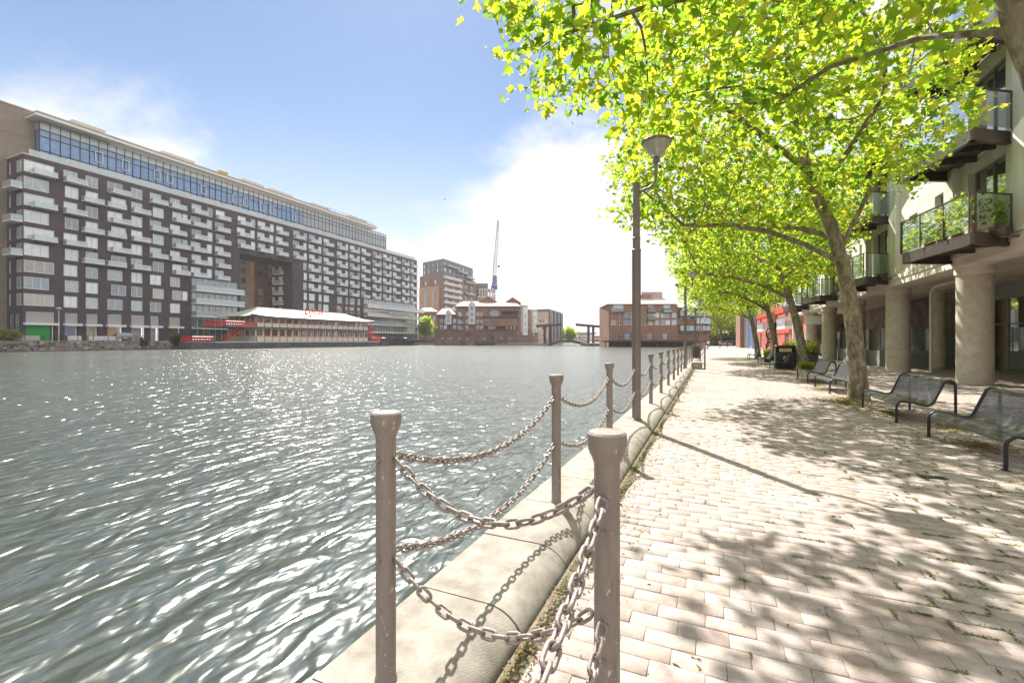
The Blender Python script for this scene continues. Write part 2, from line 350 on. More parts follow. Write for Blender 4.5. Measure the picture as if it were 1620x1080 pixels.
# ------------------------------------------------------------------ water, ground, far quays
WZ = -.30
m, nt, out = newmat('dock_water'); p = N(nt, 'BsdfPrincipled'); L(nt, p.outputs[0], out.inputs[0])
p.inputs['Roughness'].default_value = .23; p.inputs['IOR'].default_value = 2.05; p.inputs['Specular Tint'].default_value = (1, .96, .84, 1)
nb = N(nt, 'TexNoise', i_Scale=.05, i_Detail=3.0); L(nt, pos(nt), nb.inputs['Vector'])
L(nt, ramp(nt, nb.outputs['Fac'], [(.35, (.034,.045,.037)), (.65, (.050,.062,.050))]), p.inputs['Base Color'])
h = None
for (sc, st, rot, amp, det, dist) in ((.4, (1, .5, 1), 30, .16, 1.0, .4), (2.0, (1, .46, 1), 14, .46, .8, 1.1), (4.2, (1, .55, 1), -12, .32, .8, 1.2), (10.0, (1, .65, 1), 30, .085, 1.0, .5)):
    n = N(nt, 'TexNoise', i_Scale=sc, i_Detail=det, i_Roughness=.45, i_Distortion=dist); L(nt, pos(nt, st, (0,0,math.radians(rot))), n.inputs['Vector'])
    k = N(nt, 'Math', operation='MULTIPLY_ADD'); k.inputs[1].default_value = amp; L(nt, n.outputs['Fac'], k.inputs[0])
    if h is None: k.inputs[2].default_value = 0
    else: L(nt, h, k.inputs[2])
    h = k.outputs[0]
bp = N(nt, 'Bump', i_Strength=1.0, i_Distance=.18); L(nt, h, bp.inputs['Height']); L(nt, bp.outputs[0], p.inputs['Normal'])
M['water'] = m
b = MB(); b.face([(-118,-80,WZ),(-1.3,-80,WZ),(-1.3,420,WZ),(-118,420,WZ)]); struct('water', b, M['water'])
M['ground'] = pmat('far_ground', (.22,.20,.17), .95, 0, .3, .05)
b = MB(); b.face([(-3000,-3000,-2.5),(3000,-3000,-2.5),(3000,3000,-2.5),(-3000,3000,-2.5)]); struct('ground', b, M['ground'])
M['tarmac'] = pmat('quay_tarmac', (.20,.19,.18), .9, 0, .25, .6)
FQ = 1.5                                            # level of the far quay
b = MB(); b.box(-700, -118.6, -150, 1500, -2, FQ); struct('far_quay', b, M['tarmac'])

# ------------------------------------------------------------------ promenade: real bricks near, patterned sheet beyond
def islandmat(name, stops, rough=.85, nscale=9, nvar=.16, bump=.35, bscale=150, dirt=None):
    m, nt, out = newmat(name); p = N(nt, 'BsdfPrincipled', i_Roughness=rough); L(nt, p.outputs[0], out.inputs[0])
    g = N(nt, 'NewGeometry'); c = ramp(nt, g.outputs['Random Per Island'], stops)
    n = N(nt, 'TexNoise', i_Scale=nscale, i_Detail=8.0, i_Roughness=.7); L(nt, g.outputs['Position'], n.inputs['Vector'])
    w = ramp(nt, n.outputs['Fac'], [(.3, (1-nvar,)*3), (.7, (1+nvar,)*3)])
    mx = N(nt, 'Mix', data_type='RGBA', blend_type='MULTIPLY'); mx.inputs['Factor'].default_value = 1; L(nt, c, mx.inputs['A']); L(nt, w, mx.inputs['B'])
    n3 = N(nt, 'TexNoise', i_Scale=.55, i_Detail=5.0, i_Roughness=.6); L(nt, g.outputs['Position'], n3.inputs['Vector'])
    w3 = ramp(nt, n3.outputs['Fac'], [(.35, (.80,.79,.77)), (.65, (1.1,1.09,1.08))])
    m3 = N(nt, 'Mix', data_type='RGBA', blend_type='MULTIPLY'); m3.inputs['Factor'].default_value = 1; L(nt, mx.outputs['Result'], m3.inputs['A']); L(nt, w3, m3.inputs['B'])
    n5 = N(nt, 'TexNoise', i_Scale=nscale*16, i_Detail=3.0, i_Roughness=.8); L(nt, g.outputs['Position'], n5.inputs['Vector'])
    n6 = N(nt, 'TexNoise', i_Scale=2.7, i_Detail=9.0, i_Roughness=.75); L(nt, g.outputs['Position'], n6.inputs['Vector'])
    for nn_, st_ in ((n5, [(.34, (.72,.70,.68)), (.46, (1,1,1)), (.7, (1.06,1.06,1.06))]), (n6, [(.36, (.74,.71,.68)), (.50, (1,1,1))])):
        m6 = N(nt, 'Mix', data_type='RGBA', blend_type='MULTIPLY'); m6.inputs['Factor'].default_value = 1; L(nt, m3.outputs['Result'], m6.inputs['A']); L(nt, ramp(nt, nn_.outputs['Fac'], st_), m6.inputs['B']); m3 = m6
    L(nt, m3.outputs['Result'], p.inputs['Base Color'])
    n2 = N(nt, 'TexNoise', i_Scale=bscale, i_Detail=6.0); L(nt, g.outputs['Position'], n2.inputs['Vector'])
    b = N(nt, 'Bump', i_Strength=bump, i_Distance=.006); L(nt, n2.outputs['Fac'], b.inputs['Height']); L(nt, b.outputs[0], p.inputs['Normal']); return m
M['paver'] = islandmat('paving_brick', [(0, (.41,.33,.295)), (.25, (.44,.37,.33)), (.5, (.42,.355,.325)), (.75, (.455,.385,.345)), (1, (.43,.335,.295))])
BX0, BX1, BY0, BY1, BL, BW = -.80, 9.25, -1.6, 34.0, .25, .125
def brick_sheet():
    xs, ys = [], []
    ny = int((BY1-BY0)/BW)
    X0, X1, Y0, Y1 = [], [], [], []
    for j in range(ny):
        off = (j % 2)*.5*BL + RNG.normal(0, .028); y = BY0+j*BW
        x = np.arange(BX0-BL+off, BX1, BL); a = np.clip(x, BX0, BX1); e = np.clip(x+BL, BX0, BX1); k = e-a > .03
        X0.append(a[k]); X1.append(e[k]); Y0.append(np.full(k.sum(), y)); Y1.append(np.full(k.sum(), y+BW))
    X0, X1, Y0, Y1 = map(np.concatenate, (X0, X1, Y0, Y1)); n = len(X0)
    g = .0016+RNG.random((4, n))*.0022
    g[2:] *= np.where(RNG.random((2, n)) < .25, 1.9, .6)
    X0 = X0+g[0]*.35; X1 = X1-g[1]*.35; Y0 = Y0+g[2]; Y1 = Y1-g[3]
    z = RNG.normal(0, .0016, n); tx = RNG.normal(0, .009, n); ty = RNG.normal(0, .012, n); cx = (X0+X1)/2; cy = (Y0+Y1)/2
    V = np.empty((n, 12, 3)); ins = .0035
    for lev, (zz, i) in enumerate(((-.03, 0), (-.0045, 0), (0, ins))):
        for c, (xx, yy) in enumerate(((X0+i, Y0+i), (X1-i, Y0+i), (X1-i, Y1-i), (X0+i, Y1-i))):
            V[:, lev*4+c, 0] = xx; V[:, lev*4+c, 1] = yy; V[:, lev*4+c, 2] = zz+z+(xx-cx)*tx+(yy-cy)*ty
    q = []
    for l in (0, 4):
        for c in range(4): q.append((l+c, l+(c+1)%4, l+4+(c+1)%4, l+4+c))
    q.append((8,9,10,11)); q = np.array(q)
    F = (q[None]+np.arange(n)[:, None, None]*12).reshape(-1, 4)
    return npmesh('promenade', V.reshape(-1, 3), F, M['paver'])
def npmesh(name, V, F, mat, mi=None, smooth=False):
    me = bpy.data.meshes.new(name); nv, nf, k = len(V), len(F), F.shape[1]
    me.vertices.add(nv); me.vertices.foreach_set('co', V.astype(np.float32).ravel())
    me.loops.add(nf*k); me.loops.foreach_set('vertex_index', F.astype(np.int32).ravel())
    me.polygons.add(nf); me.polygons.foreach_set('loop_start', np.arange(0, nf*k, k, dtype=np.int32))
    for q in (mat if isinstance(mat, list) else [mat]): me.materials.append(q)
    if mi is not None: me.polygons.foreach_set('material_index', mi.astype(np.int32))
    if smooth: me.polygons.foreach_set('use_smooth', np.ones(nf, bool))
    me.update(calc_edges=True); me.validate(); return me
tag(link('promenade', brick_sheet()), kind='structure')
b = MB(); b.face([(-.9,-4,-.008),(9.3,-4,-.008),(9.3,34,-.008),(-.9,34,-.008)]); struct('joint_sand_ground', b, pmat('joint_sand', (.24,.20,.16), .95, 0, .4, 25, .4, 120, col2=(.27,.23,.17)))
# sheet of the same paving beyond the loose bricks
m, nt, out = newmat('paving_sheet'); p = N(nt, 'BsdfPrincipled', i_Roughness=.88); L(nt, p.outputs[0], out.inputs[0])
br = N(nt, 'TexBrick', i_Scale=1.0, i_Mortar_Size=.005); br.inputs['Brick Width'].default_value = BL; br.inputs['Row Height'].default_value = BW
br.inputs['Color1'].default_value = (.37,.305,.27,1); br.inputs['Color2'].default_value = (.42,.355,.315,1); br.inputs['Mortar'].default_value = (.2,.17,.13,1); L(nt, pos(nt), br.inputs['Vector'])
n3 = N(nt, 'TexNoise', i_Scale=.5, i_Detail=6.0); L(nt, pos(nt), n3.inputs['Vector'])
mx = N(nt, 'Mix', data_type='RGBA', blend_type='MULTIPLY'); mx.inputs['Factor'].default_value = 1; L(nt, br.outputs['Color'], mx.inputs['A']); L(nt, ramp(nt, n3.outputs['Fac'], [(.3,(.82,.81,.8)),(.7,(1.1,1.1,1.1))]), mx.inputs['B'])
L(nt, mx.outputs['Result'], p.inputs['Base Color']); M['paving_sheet'] = m
b = MB()
for x0, x1, y0, y1 in ((9.28, 60, -80, 34.03), (-.9, 60, 34.03, 150), (-.9, 9.28, -80, -1.62)): b.face([(x0,y0,-.002),(x1,y0,-.002),(x1,y1,-.002),(x0,y1,-.002)])
struct('pavement', b, M['paving_sheet'])

# ------------------------------------------------------------------ quay coping (kerb) with rounded inner edge
M['coping'] = pmat('coping_stone', (.31,.265,.215), .85, 0, .2, 6, .6, 150, col2=(.47,.425,.365))
b = MB(); CO, CI, CT = -1.56, -.90, .12
prof = [(CO, -1.4), (CO, CT-.012), (CO+.012, CT), (-1.12, CT)]+[(-1.12+.22*math.sin(a), CT-.19+.19*math.cos(a)) for a in [PI/2*k/7 for k in range(1, 8)]]+[(CI, -.3)]
y = 2.19-.79*6
while y < 26.3:
    e = .79-.006; i = .004+random.random()*.003; dz = random.gauss(0, .0015); dxx = random.gauss(0, .002)
    b.extrude([(px+dxx, y+i, pz+dz) for px, pz in prof], (0, e-i, 0)); y += .79
b.extrude([(px, y, pz) for px, pz in prof], (0, 125, 0))
struct('kerb', b, M['coping'], 40)
b = MB(); b.box(-1.50, -.95, -80, y+120, -2.5, -.02); struct('quay_fill_ground', b, pmat('quay_core', (.12,.11,.10), .95))
b = MB(); b.extrude([(px, -80, pz) for px, pz in prof], (0, 80+2.19-.79*6-.003, 0)); struct('kerb', b, M['coping'], 40)

# debris along the kerb: dead leaf crumbs, moss in the joints
def flakes(name, n, pts, size, mat, up=.9, kind='stuff', leaf=False):
    c = np.array(pts); a = RNG.random(n)*2*PI; s = size*(.5+RNG.random(n)*.9); tl = RNG.normal(0, .35, (n, 2))
    u = np.stack([np.cos(a), np.sin(a), tl[:,0]], 1)*s[:,None]; v = np.stack([-np.sin(a), np.cos(a), tl[:,1]], 1)*(s*(.25+.4*RNG.random(n)))[:,None]
    V = np.stack([c-u, c+v*.9, c+u, c-v], 1).reshape(-1, 3); F = np.arange(n*4).reshape(-1, 4)
    return tag(link(name, npmesh(name, V, F, mat)), kind=kind)
M['dead_leaf'] = islandmat('dead_leaf', [(0, (.10,.055,.025)), (.4, (.22,.13,.06)), (.7, (.32,.21,.10)), (1, (.17,.10,.05))], .8, 60, .2, .1)
n = 6500; yy = RNG.random(n)**1.6*26; wv = .06+.07*(.5+.5*np.sin(yy*2.1)+.5*np.sin(yy*5.3+1)).clip(0)
xx = CI+.012+np.abs(RNG.normal(0, 1, n))*wv; flakes('leaf_litter', n, np.stack([xx, yy, .004+RNG.random(n)*.012], 1), .013, M['dead_leaf'])
n = 900; xx = -.7+RNG.random(n)**1.5*7; yy = RNG.random(n)**1.4*16; flakes('scattered_litter_leaves', n, np.stack([xx, yy, .006+RNG.random(n)*.004], 1), .016, M['dead_leaf'])
M['moss'] = islandmat('moss', [(0, (.07,.09,.015)), (.5, (.15,.18,.03)), (1, (.27,.26,.06))], .9, 40, .2, .1)
def moss(n):
    # tufts sit in brick joints, thicker towards the tree side, and in patches
    P = []
    while len(P) < n:
        y = random.random()**1.3*15; x = -.8+random.random()*7.2
        pt = .5+.5*math.sin(x*1.7+y*.6)*math.sin(y*1.1-x*.4+2)
        if random.random() > (.05+.85*min(1, max(0, (x-.1)/1.8)))*(.12+pt**1.6*1.3): continue
        j = math.floor((y-BY0)/BW)
        if random.random() < .55: y0 = BY0+round((y-BY0)/BW)*BW; x0 = x; ln = .05+random.random()*.13; dxy = (1, 0)
        else: x0 = BX0+(j % 2)*.5*BL+round((x-BX0)/BL)*BL; y0 = BY0+j*BW+BW/2; ln = BW*.8; dxy = (0, 1)
        for k in range(int(10+ln*180)):
            t = (random.random()-.5)*ln; P.append((x0+dxy[0]*t+random.gauss(0, .0065), y0+dxy[1]*t+random.gauss(0, .0065), .001+random.random()*.006))
    return P
P = moss(65000)
for k in range(60):                                  # bigger cushions beside the kerb
    y = random.random()**1.3*24; w = .03+random.random()*.05
    for q in range(int(60+random.random()*110)): P.append((CI+.03+abs(random.gauss(0, w*.6)), y+random.gauss(0, w*2.2), random.random()*.018))
flakes('moss', len(P), P, .0095, M['moss'])

# ------------------------------------------------------------------ summer haze over the dock
m, nt, out = newmat('haze_air'); v = N(nt, 'VolumePrincipled', i_Density=.0002, i_Anisotropy=.3); v.inputs['Color'].default_value = (.95,.97,1,1); L(nt, v.outputs[0], out.inputs['Volume'])
b = MB(); b.box(-3200, 3200, -3200, 3200, -3.5, 125); tag(b.build('haze', m, None), kind='stuff')
# ------------------------------------------------------------------ chain posts and chains
PX = -1.26; PYS = [1.525+2.291*k for k in range(11)]
def post_data(h):
    b = MB(); r, R = .042, .063
    b.lathe([(r+.004,0),(r+.004,.015),(r,.02),(r,h-.115)]+[(r+(R-r)*(1-math.cos(PI*t/8))/2, h-.115+.07*t/8) for t in range(1, 9)]+[(R+.0015,h-.03),(R+.001,h-.008),(R-.006,h-.001),(R-.02,h)], n=28)
    for z in (.94, .53):
        for s in (1, -1): b.tube([(0, s*.038, z), (0, s*.052, z), (0, s*.062, z-.006)], [.009,.009,.006], 8)
    return b.data('chain_post', M['post'], 40)
PD = post_data(1.135)
ORD = ['first', 'second', 'third', 'fourth', 'fifth', 'sixth', 'seventh', 'eighth', 'ninth', 'tenth', 'eleventh']
q = link('chain_post', post_data(1.255)); q.location = (-.312, 1.472, 0); q.rotation_euler = (0,0,0)
tag(q, 'thick near chain post standing on the brick paving, inside the stone kerb', 'post', 'chain posts along the quay')
r_ = link('chain_post', q.data); r_.location = (-.312, -.82, 0); tag(r_, 'chain post on the paving just behind the viewpoint', 'post', 'chain posts along the quay')
k = 0; DP = {}
for i, y in enumerate(PYS):
    if i == 3: continue                                # the lamp post takes this place
    o = link('chain_post', PD); o.location = (PX, y, CT-.004)
    tag(o, ['nearest chain post on the kerb, at the water edge with a worn cap', 'second chain post on the kerb, casting its shadow over the coping', 'third chain post on the kerb, just before the tall lamp'][i] if i < 3 else
        ORD[i-4+0]+' chain post beyond the tall lamp on the kerb', 'post', 'chain posts along the quay')
def link_template():
    Lh, Wh, r = .017, .0150, .0064; pts = []
    for k in range(7): a = -PI/2+PI*k/6; pts.append((Lh-Wh*0+Wh*math.cos(a)-.0, Wh*math.sin(a)))
    for k in range(7): a = PI/2+PI*k/6; pts.append((-Lh+Wh*math.cos(a), Wh*math.sin(a)))
    b = MB(); b.tube([(x-.0, y, 0) for x, y in pts], r, 7, closed=True); return np.array([tuple(v) for v in b.v]), np.array(b.f)
LV, LF = link_template(); PITCH = .0512
def chain_data(span, dz, sag):
    # a hanging chain along +x from (0,0,0) to (span,0,dz)
    t = np.linspace(0, 1, 400); x = t*span; z = t*dz-4*sag*t*(1-t); s = np.concatenate([[0], np.cumsum(np.hypot(np.diff(x), np.diff(z)))])
    n = int(round(s[-1]/PITCH)); V, F = [], []
    for i in range(n):
        m_ = (i+.5)/n*s[-1]; cx, cz = np.interp(m_, s, x), np.interp(m_, s, z)
        x2, z2 = np.interp(m_+.01, s, x), np.interp(m_+.01, s, z); x1, z1 = np.interp(m_-.01, s, x), np.interp(m_-.01, s, z)
        tx, tz = x2-x1, z2-z1; l = math.hypot(tx, tz); tx /= l; tz /= l
        a = (math.radians(45) if i % 2 else math.radians(-45))+RNG.normal(0, .13)
        T = np.array([tx,0,tz]); Nn = np.array([-tz,0,tx]); B = np.array([0,1,0]); A1 = Nn*math.cos(a)+B*math.sin(a); A2 = -Nn*math.sin(a)+B*math.cos(a)
        V.append(np.array([cx,0,cz])+LV[:, :1]*T*1.02+LV[:, 1:2]*A1+LV[:, 2:3]*A2); F.append(LF+len(LV)*i)
    return npmesh('chain', np.concatenate(V), np.concatenate(F), M['chain'], smooth=True)
def chain(p, q, sag, label, me=None):
    d = (q[0]-p[0], q[1]-p[1]); a = math.atan2(d[1], d[0]); sp = math.hypot(*d)-.11
    me = me or chain_data(sp, q[2]-p[2], sag)
    o = link('chain', me); o.location = (p[0]+math.cos(a)*.055, p[1]+math.sin(a)*.055, p[2]); o.rotation_euler = (0,0,a)
    tag(o, label, 'chain', 'chains between the posts'); return me
ZU, ZL = 1.055, .645
Pq = (-.312, 1.472); P0 = (PX, PYS[0])
chain((*P0, ZU), (*Pq, 1.055), .185, 'upper rusty chain sagging across the coping between the two nearest posts')
chain((*P0, ZL-.01), (*Pq, .645), .185, 'lower rusty chain sagging across the coping between the two nearest posts')
chain((*Pq, 1.045), (-.312, -.82, 1.045), .23, 'thick upper chain running from the near paving post towards the viewer')
chain((*Pq, .65), (-.312, -.82, .65), .23, 'thick lower chain running from the near paving post towards the viewer')
mu = chain_data(2.291-.11, 0, .205)
names = ['nearest kerb post and second kerb post', 'second kerb post and third kerb post', 'third kerb post and tall lamp', 'tall lamp and first post beyond it']+[f'{ORD[i]} and {ORD[i+1]} posts beyond the lamp' for i in range(6)]
for i in range(10):
    for z, w in ((ZU, 'upper'), (ZL, 'lower')):
        chain((PX, PYS[i], z), (PX, PYS[i+1], z), .2, f'{w} chain between the {names[i]}', mu)
# ------------------------------------------------------------------ lamp posts
M['lamp_glass'] = sheetglass('lamp_bowl', (.9,.88,.85), .62, (.72,.69,.66), .1)
def lamp_parts(root):
    b = MB(); b.lathe([(.10,0),(.10,.02),(.078,.03),(.077,3.05),(.083,3.06),(.083,3.085),(.068,3.1),(.066,3.28),(.075,3.285),(.075,3.30),(.064,3.31),(.061,4.27),(.058,4.30)], n=20)
    b.build('pole', M['lamp_pole'], root, 35)
    b = MB(); pts = [(.055,0,4.12),(.16,0,4.155)]+[(.16+.19*math.sin(a), 0, 4.345-.19*math.cos(a)) for a in [PI/2*k/7 for k in range(1, 8)]]+[(.355,0,4.48),(.358,0,4.62)]
    b.tube(pts, [.03]*2+[.026]*8+[.024], 10); b.build('arm', M['lamp_pole'], root, 50)
    b = MB(); b.lathe([(.055,4.60),(.06,4.66),(.045,4.70)], .358, 0, 16); n = b.build('lamp_holder', M['lamp_pole'], root, 40)
    b = MB(); b.lathe([(.07,4.69),(.15,4.78),(.215,4.88),(.25,4.945)], .358, 0, 28, capt=False); n = b.build('lamp_shade', M['lamp_glass'], root, 50)
    b = MB(); b.lathe([(.253,4.93),(.265,4.945),(.265,4.96),(.23,4.99),(.13,5.02),(.02,5.03)], .358, 0, 28); b.build('lamp_cover', M['lamp_pole'], n, 40)
    b = MB(); b.lathe([(.03,4.72),(.05,4.78),(.05,4.86),(.02,4.90)], .358, 0, 12); b.build('bulb', M['white_paint'], n, 40)
lp = thing('street_lamp', 'tall brown lamp post nearest on the kerb, its bowl lantern among the leaves', 'street lamp', (PX+.02, PYS[3]-.02, CT-.004), math.radians(-8), 'street lamps along the quay')
lamp_parts(lp)
for y, w in ((25.3, 'second lamp post along the kerb with a curved arm, behind the tall near one'), (42, 'third lamp post along the kerb with a curved arm'), (59, 'fourth thin lamp post along the kerb'), (77, 'fifth thin lamp post along the kerb')):
    dup(lp, (PX+.02, y, CT-.004), math.radians(-8), w)
# ------------------------------------------------------------------ far end of the fence: gate posts, panel, block
def simple_post(x, y, h, label):
    b = MB(); b.lathe([(.07,0),(.07,.02),(.045,.03),(.045,h-.1),(.065,h-.05),(.065,h-.01),(.05,h)], x, y, 14); o = b.build('chain_post', M['post'], None, 40); return tag(o, label, 'post', 'gate posts')
simple_post(-.32, 27.2, 1.25, 'single post standing on the paving at the far gate')
g = thing('gate', 'brown panelled gate closing the quay steps', 'gate', (-.95, 33.5, 0), world=True)
b = MB(); b.box(-1.15, -.72, 33.47, 33.53, .35, 1.15); b.build('panel', M['brown_steel'], g)
b = MB(); 
for x in (-1.2, -.68): b.lathe([(.04,0),(.04,1.25)], x, 33.5, 10)
b.build('gate_frame', M['post'], g)
st = MB(); st.bbox(-1.0, -.45, 26.6, 27.6, -.01, .38, .02); tag(st.build('stone_block', M['coping'], None), 'low stone block at the foot of the second lamp', 'block')
def railing(root, pts, h, n_rails, pm, rp=.028, rr=.018, step=None, bars=True):
    P = MB(); R = MB()
    for i in range(len(pts)-1):
        a, c = Vector(pts[i]), Vector(pts[i+1]); ln = (c-a).length; k = max(1, round(ln/(step or 1.6)))
        for j in range(k+(i == len(pts)-2)): q = a.lerp(c, j/k); P.tube([q, q+Vector((0,0,h))], rp, 6)
        for r in range(n_rails): z = h*(r+1)/n_rails-.02; R.tube([a+Vector((0,0,z)), c+Vector((0,0,z))], rr, 5)
    P.build('post', pm, root); R.build('rail', pm, root)
for y0, y1, w in ((28.5, 58, 'quay railing with dark posts from the far gate onwards'), (62, 118, 'last stretch of quay railing towards the brick warehouse')):
    t = thing('railing', w, 'railing', (PX, y0, CT), world=True); railing(t, [(PX, y0, CT), (PX, y1, CT)], 1.1, 3, M['post'], step=2.2)

# ------------------------------------------------------------------ benches: one bent perforated sheet in tube frames
m, nt, out = newmat('perforated_sheet'); uv = N(nt, 'UVMap'); sc_ = N(nt, 'Mapping'); sc_.inputs['Scale'].default_value = (52, 52, 1); L(nt, uv.outputs[0], sc_.inputs[0])
fr = N(nt, 'VectorMath', operation='FRACTION'); L(nt, sc_.outputs[0], fr.inputs[0]); sb = N(nt, 'VectorMath', operation='SUBTRACT'); sb.inputs[1].default_value = (.5,.5,0); L(nt, fr.outputs[0], sb.inputs[0])
ln_ = N(nt, 'VectorMath', operation='LENGTH'); L(nt, sb.outputs[0], ln_.inputs[0]); lt = N(nt, 'Math', operation='LESS_THAN'); lt.inputs[1].default_value = .16; L(nt, ln_.outputs['Value'], lt.inputs[0])
p = N(nt, 'BsdfPrincipled', i_Roughness=.38, i_Metallic=.1); no = N(nt, 'TexNoise', i_Scale=5.0, i_Detail=6.0); L(nt, pos(nt), no.inputs['Vector'])
L(nt, ramp(nt, no.outputs['Fac'], [(.3, (.020,.019,.021)), (.55, (.038,.036,.038)), (.75, (.085,.08,.075))]), p.inputs['Base Color'])
tr = N(nt, 'BsdfTransparent'); mx = N(nt, 'MixShader'); L(nt, lt.outputs[0], mx.inputs[0]); L(nt, p.outputs[0], mx.inputs[1]); L(nt, tr.outputs[0], mx.inputs[2]); L(nt, mx.outputs[0], out.inputs[0]); M['perf'] = m
def arc(cx, cz, r, a0, a1, n): return [(cx+r*math.cos(a0+(a1-a0)*k/n), cz+r*math.sin(a0+(a1-a0)*k/n)) for k in range(n+1)]
def bench_profile():
    P = [(0,0), (0,.27)]+arc(.12, .29, .12, PI, PI*.52, 6)+[(.25,.392), (.40,.352)]+arc(.44, .46, .115, -PI*.58, -PI*.12, 6)
    P += [(.62,.60), (.68,.745)]+arc(.765, .735, .085, PI*.93, 0, 9)+[(.853,.45), (.855,0)]
    return P
def make_bench(label, loc, rz=0):
    t = thing('park_bench', label, 'bench', loc, rz, 'black metal benches along the promenade'); P = bench_profile(); Ln = 2.08
    for y in (0, Ln):
        b = MB(); b.tube([(x, y, z) for x, z in P], .0225, 10); b.lathe([(.045,0),(.045,.008),(.03,.014)], 0, y, 12); b.build('frame', M['black_metal'], t, 60)
    seat = P[3:-2]; s = [0]
    for i in range(1, len(seat)): s.append(s[-1]+math.hypot(seat[i][0]-seat[i-1][0], seat[i][1]-seat[i-1][1]))
    k = next(i for i, q in enumerate(seat) if q[0] > .5)
    for nm, a, e in (('seat', 0, k), ('backrest', k, len(seat)-1)):
        V, F, UV = [], [], []
        for i in range(a, e+1): V += [(seat[i][0], .02, seat[i][1]), (seat[i][0], Ln-.02, seat[i][1])]; UV += [(s[i], 0), (s[i], Ln)]
        for i in range(e-a): F.append((2*i, 2*i+1, 2*i+3, 2*i+2))
        me = bpy.data.meshes.new(nm); me.from_pydata(V, [], F); me.materials.append(M['perf']); u = me.uv_layers.new(name='UVMap')
        for pl in me.polygons:
            for li in pl.loop_indices: u.data[li].uv = UV[me.loops[li].vertex_index]
            pl.use_smooth = True
        link(nm, me, t)
    b = MB()
    for x, z in (seat[1], seat[k], (.765, .80)): b.tube([(x, .02, z-.018), (x, Ln-.02, z-.018)], .011, 6)
    b.build('stretcher', M['black_metal'], t, 60)
    return t
bn = make_bench('large black perforated bench nearest, cut by the photo edge', (3.22, 7.30, 0))
for loc, w in (((3.22, 10.76, 0), 'second black bench, before the leaning tree trunk nearest'), ((3.20, 15.9, 0), 'black bench half hidden behind the nearest leaning trunk'), ((3.22, 19.35, 0), 'fourth black bench, between two plane trunks'),
               ((3.1, 27.6, 0), 'small dark bench just before the litter bin'), ((3.0, 33.5, 0), 'small dark bench just behind the litter bin'), ((2.9, 42.0, 0), 'farthest dark bench beside the last trunk')):
    dup(bn, loc, 0, w)
# ------------------------------------------------------------------ litter bin, planters, bracket post
t = thing('litter_bin', 'black double litter bin with slot openings and a round white emblem', 'litter bin', (3.75, 29.1, 0))
b = MB(); b.bbox(-.48, .48, -.3, .3, .06, .92, .03); b.box(-.40, .40, -.24, .24, 0, .059); b.build('body', M['black_metal'], t)
b = MB(); b.box(-.47, -.42, -.29, .29, .921, 1.2); b.box(.42, .47, -.29, .29, .921, 1.2); b.box(-.419, .419, .24, .29, .921, 1.2); b.bbox(-.5, .5, -.32, .32, 1.201, 1.30, .04); b.build('hood', M['black_metal'], t)
b = MB(); b.box(-.30, .30, -.315, -.303, .945, 1.13); b.build('notice_band', pmat('gilt', (.55,.45,.22), .5, .2), t)
b = MB(); V = [(.11*math.cos(2*PI*k/20), -.306, .60+.11*math.sin(2*PI*k/20)) for k in range(20)]; b.face(V[::-1]); b.mi = 1
b.face([(.06*math.cos(2*PI*k/12), -.309, .60+.06*math.sin(2*PI*k/12)) for k in range(12)][::-1]); b.build('emblem', [M['white_paint'], M['black_metal']], t)
b = MB(); b.box(.505, .53, -.28, .28, .08, 1.1); b.build('side_panel', pmat('grey_bin', (.25,.26,.27), .5), t)

t = thing('bracket_post', 'dark post with two loop brackets between the far trunks', 'post', (4.7, 41.5, 0))
b = MB(); b.bbox(-.13, .13, -.13, .13, 0, 1.5, .02); b.build('base', M['dark_metal'], t)
b = MB(); b.tube([(0,0,1.5),(0,0,3.0)], .10, 10); b.build('pole', M['black_metal'], t, 40)
for z in (.95, 2.0):
    b = MB(); b.tube([(-.1,0,z-.25),(-.45,0,z-.3),(-.62,0,z-.1),(-.62,0,z+.3),(-.5,0,z+.5),(-.3,0,z+.5)], .05, 8); b.build('bracket', M['black_metal'], t, 60)

t = thing('drain_cover', 'small dark iron drain cover set in the paving before the nearest bench', 'drain cover', (2.3, 6.6, .002), .1); t.scale = (.62,.75,1)
b = MB(); b.box(-.20, .20, -.075, .075, -.004, .006); b.build('frame', M['black_metal'], t); b = MB()
for k in range(8): b.box(-.18+.047*k, -.155+.047*k, -.06, .06, .0061, .011)
b.build('grate', M['dark_metal'], t)
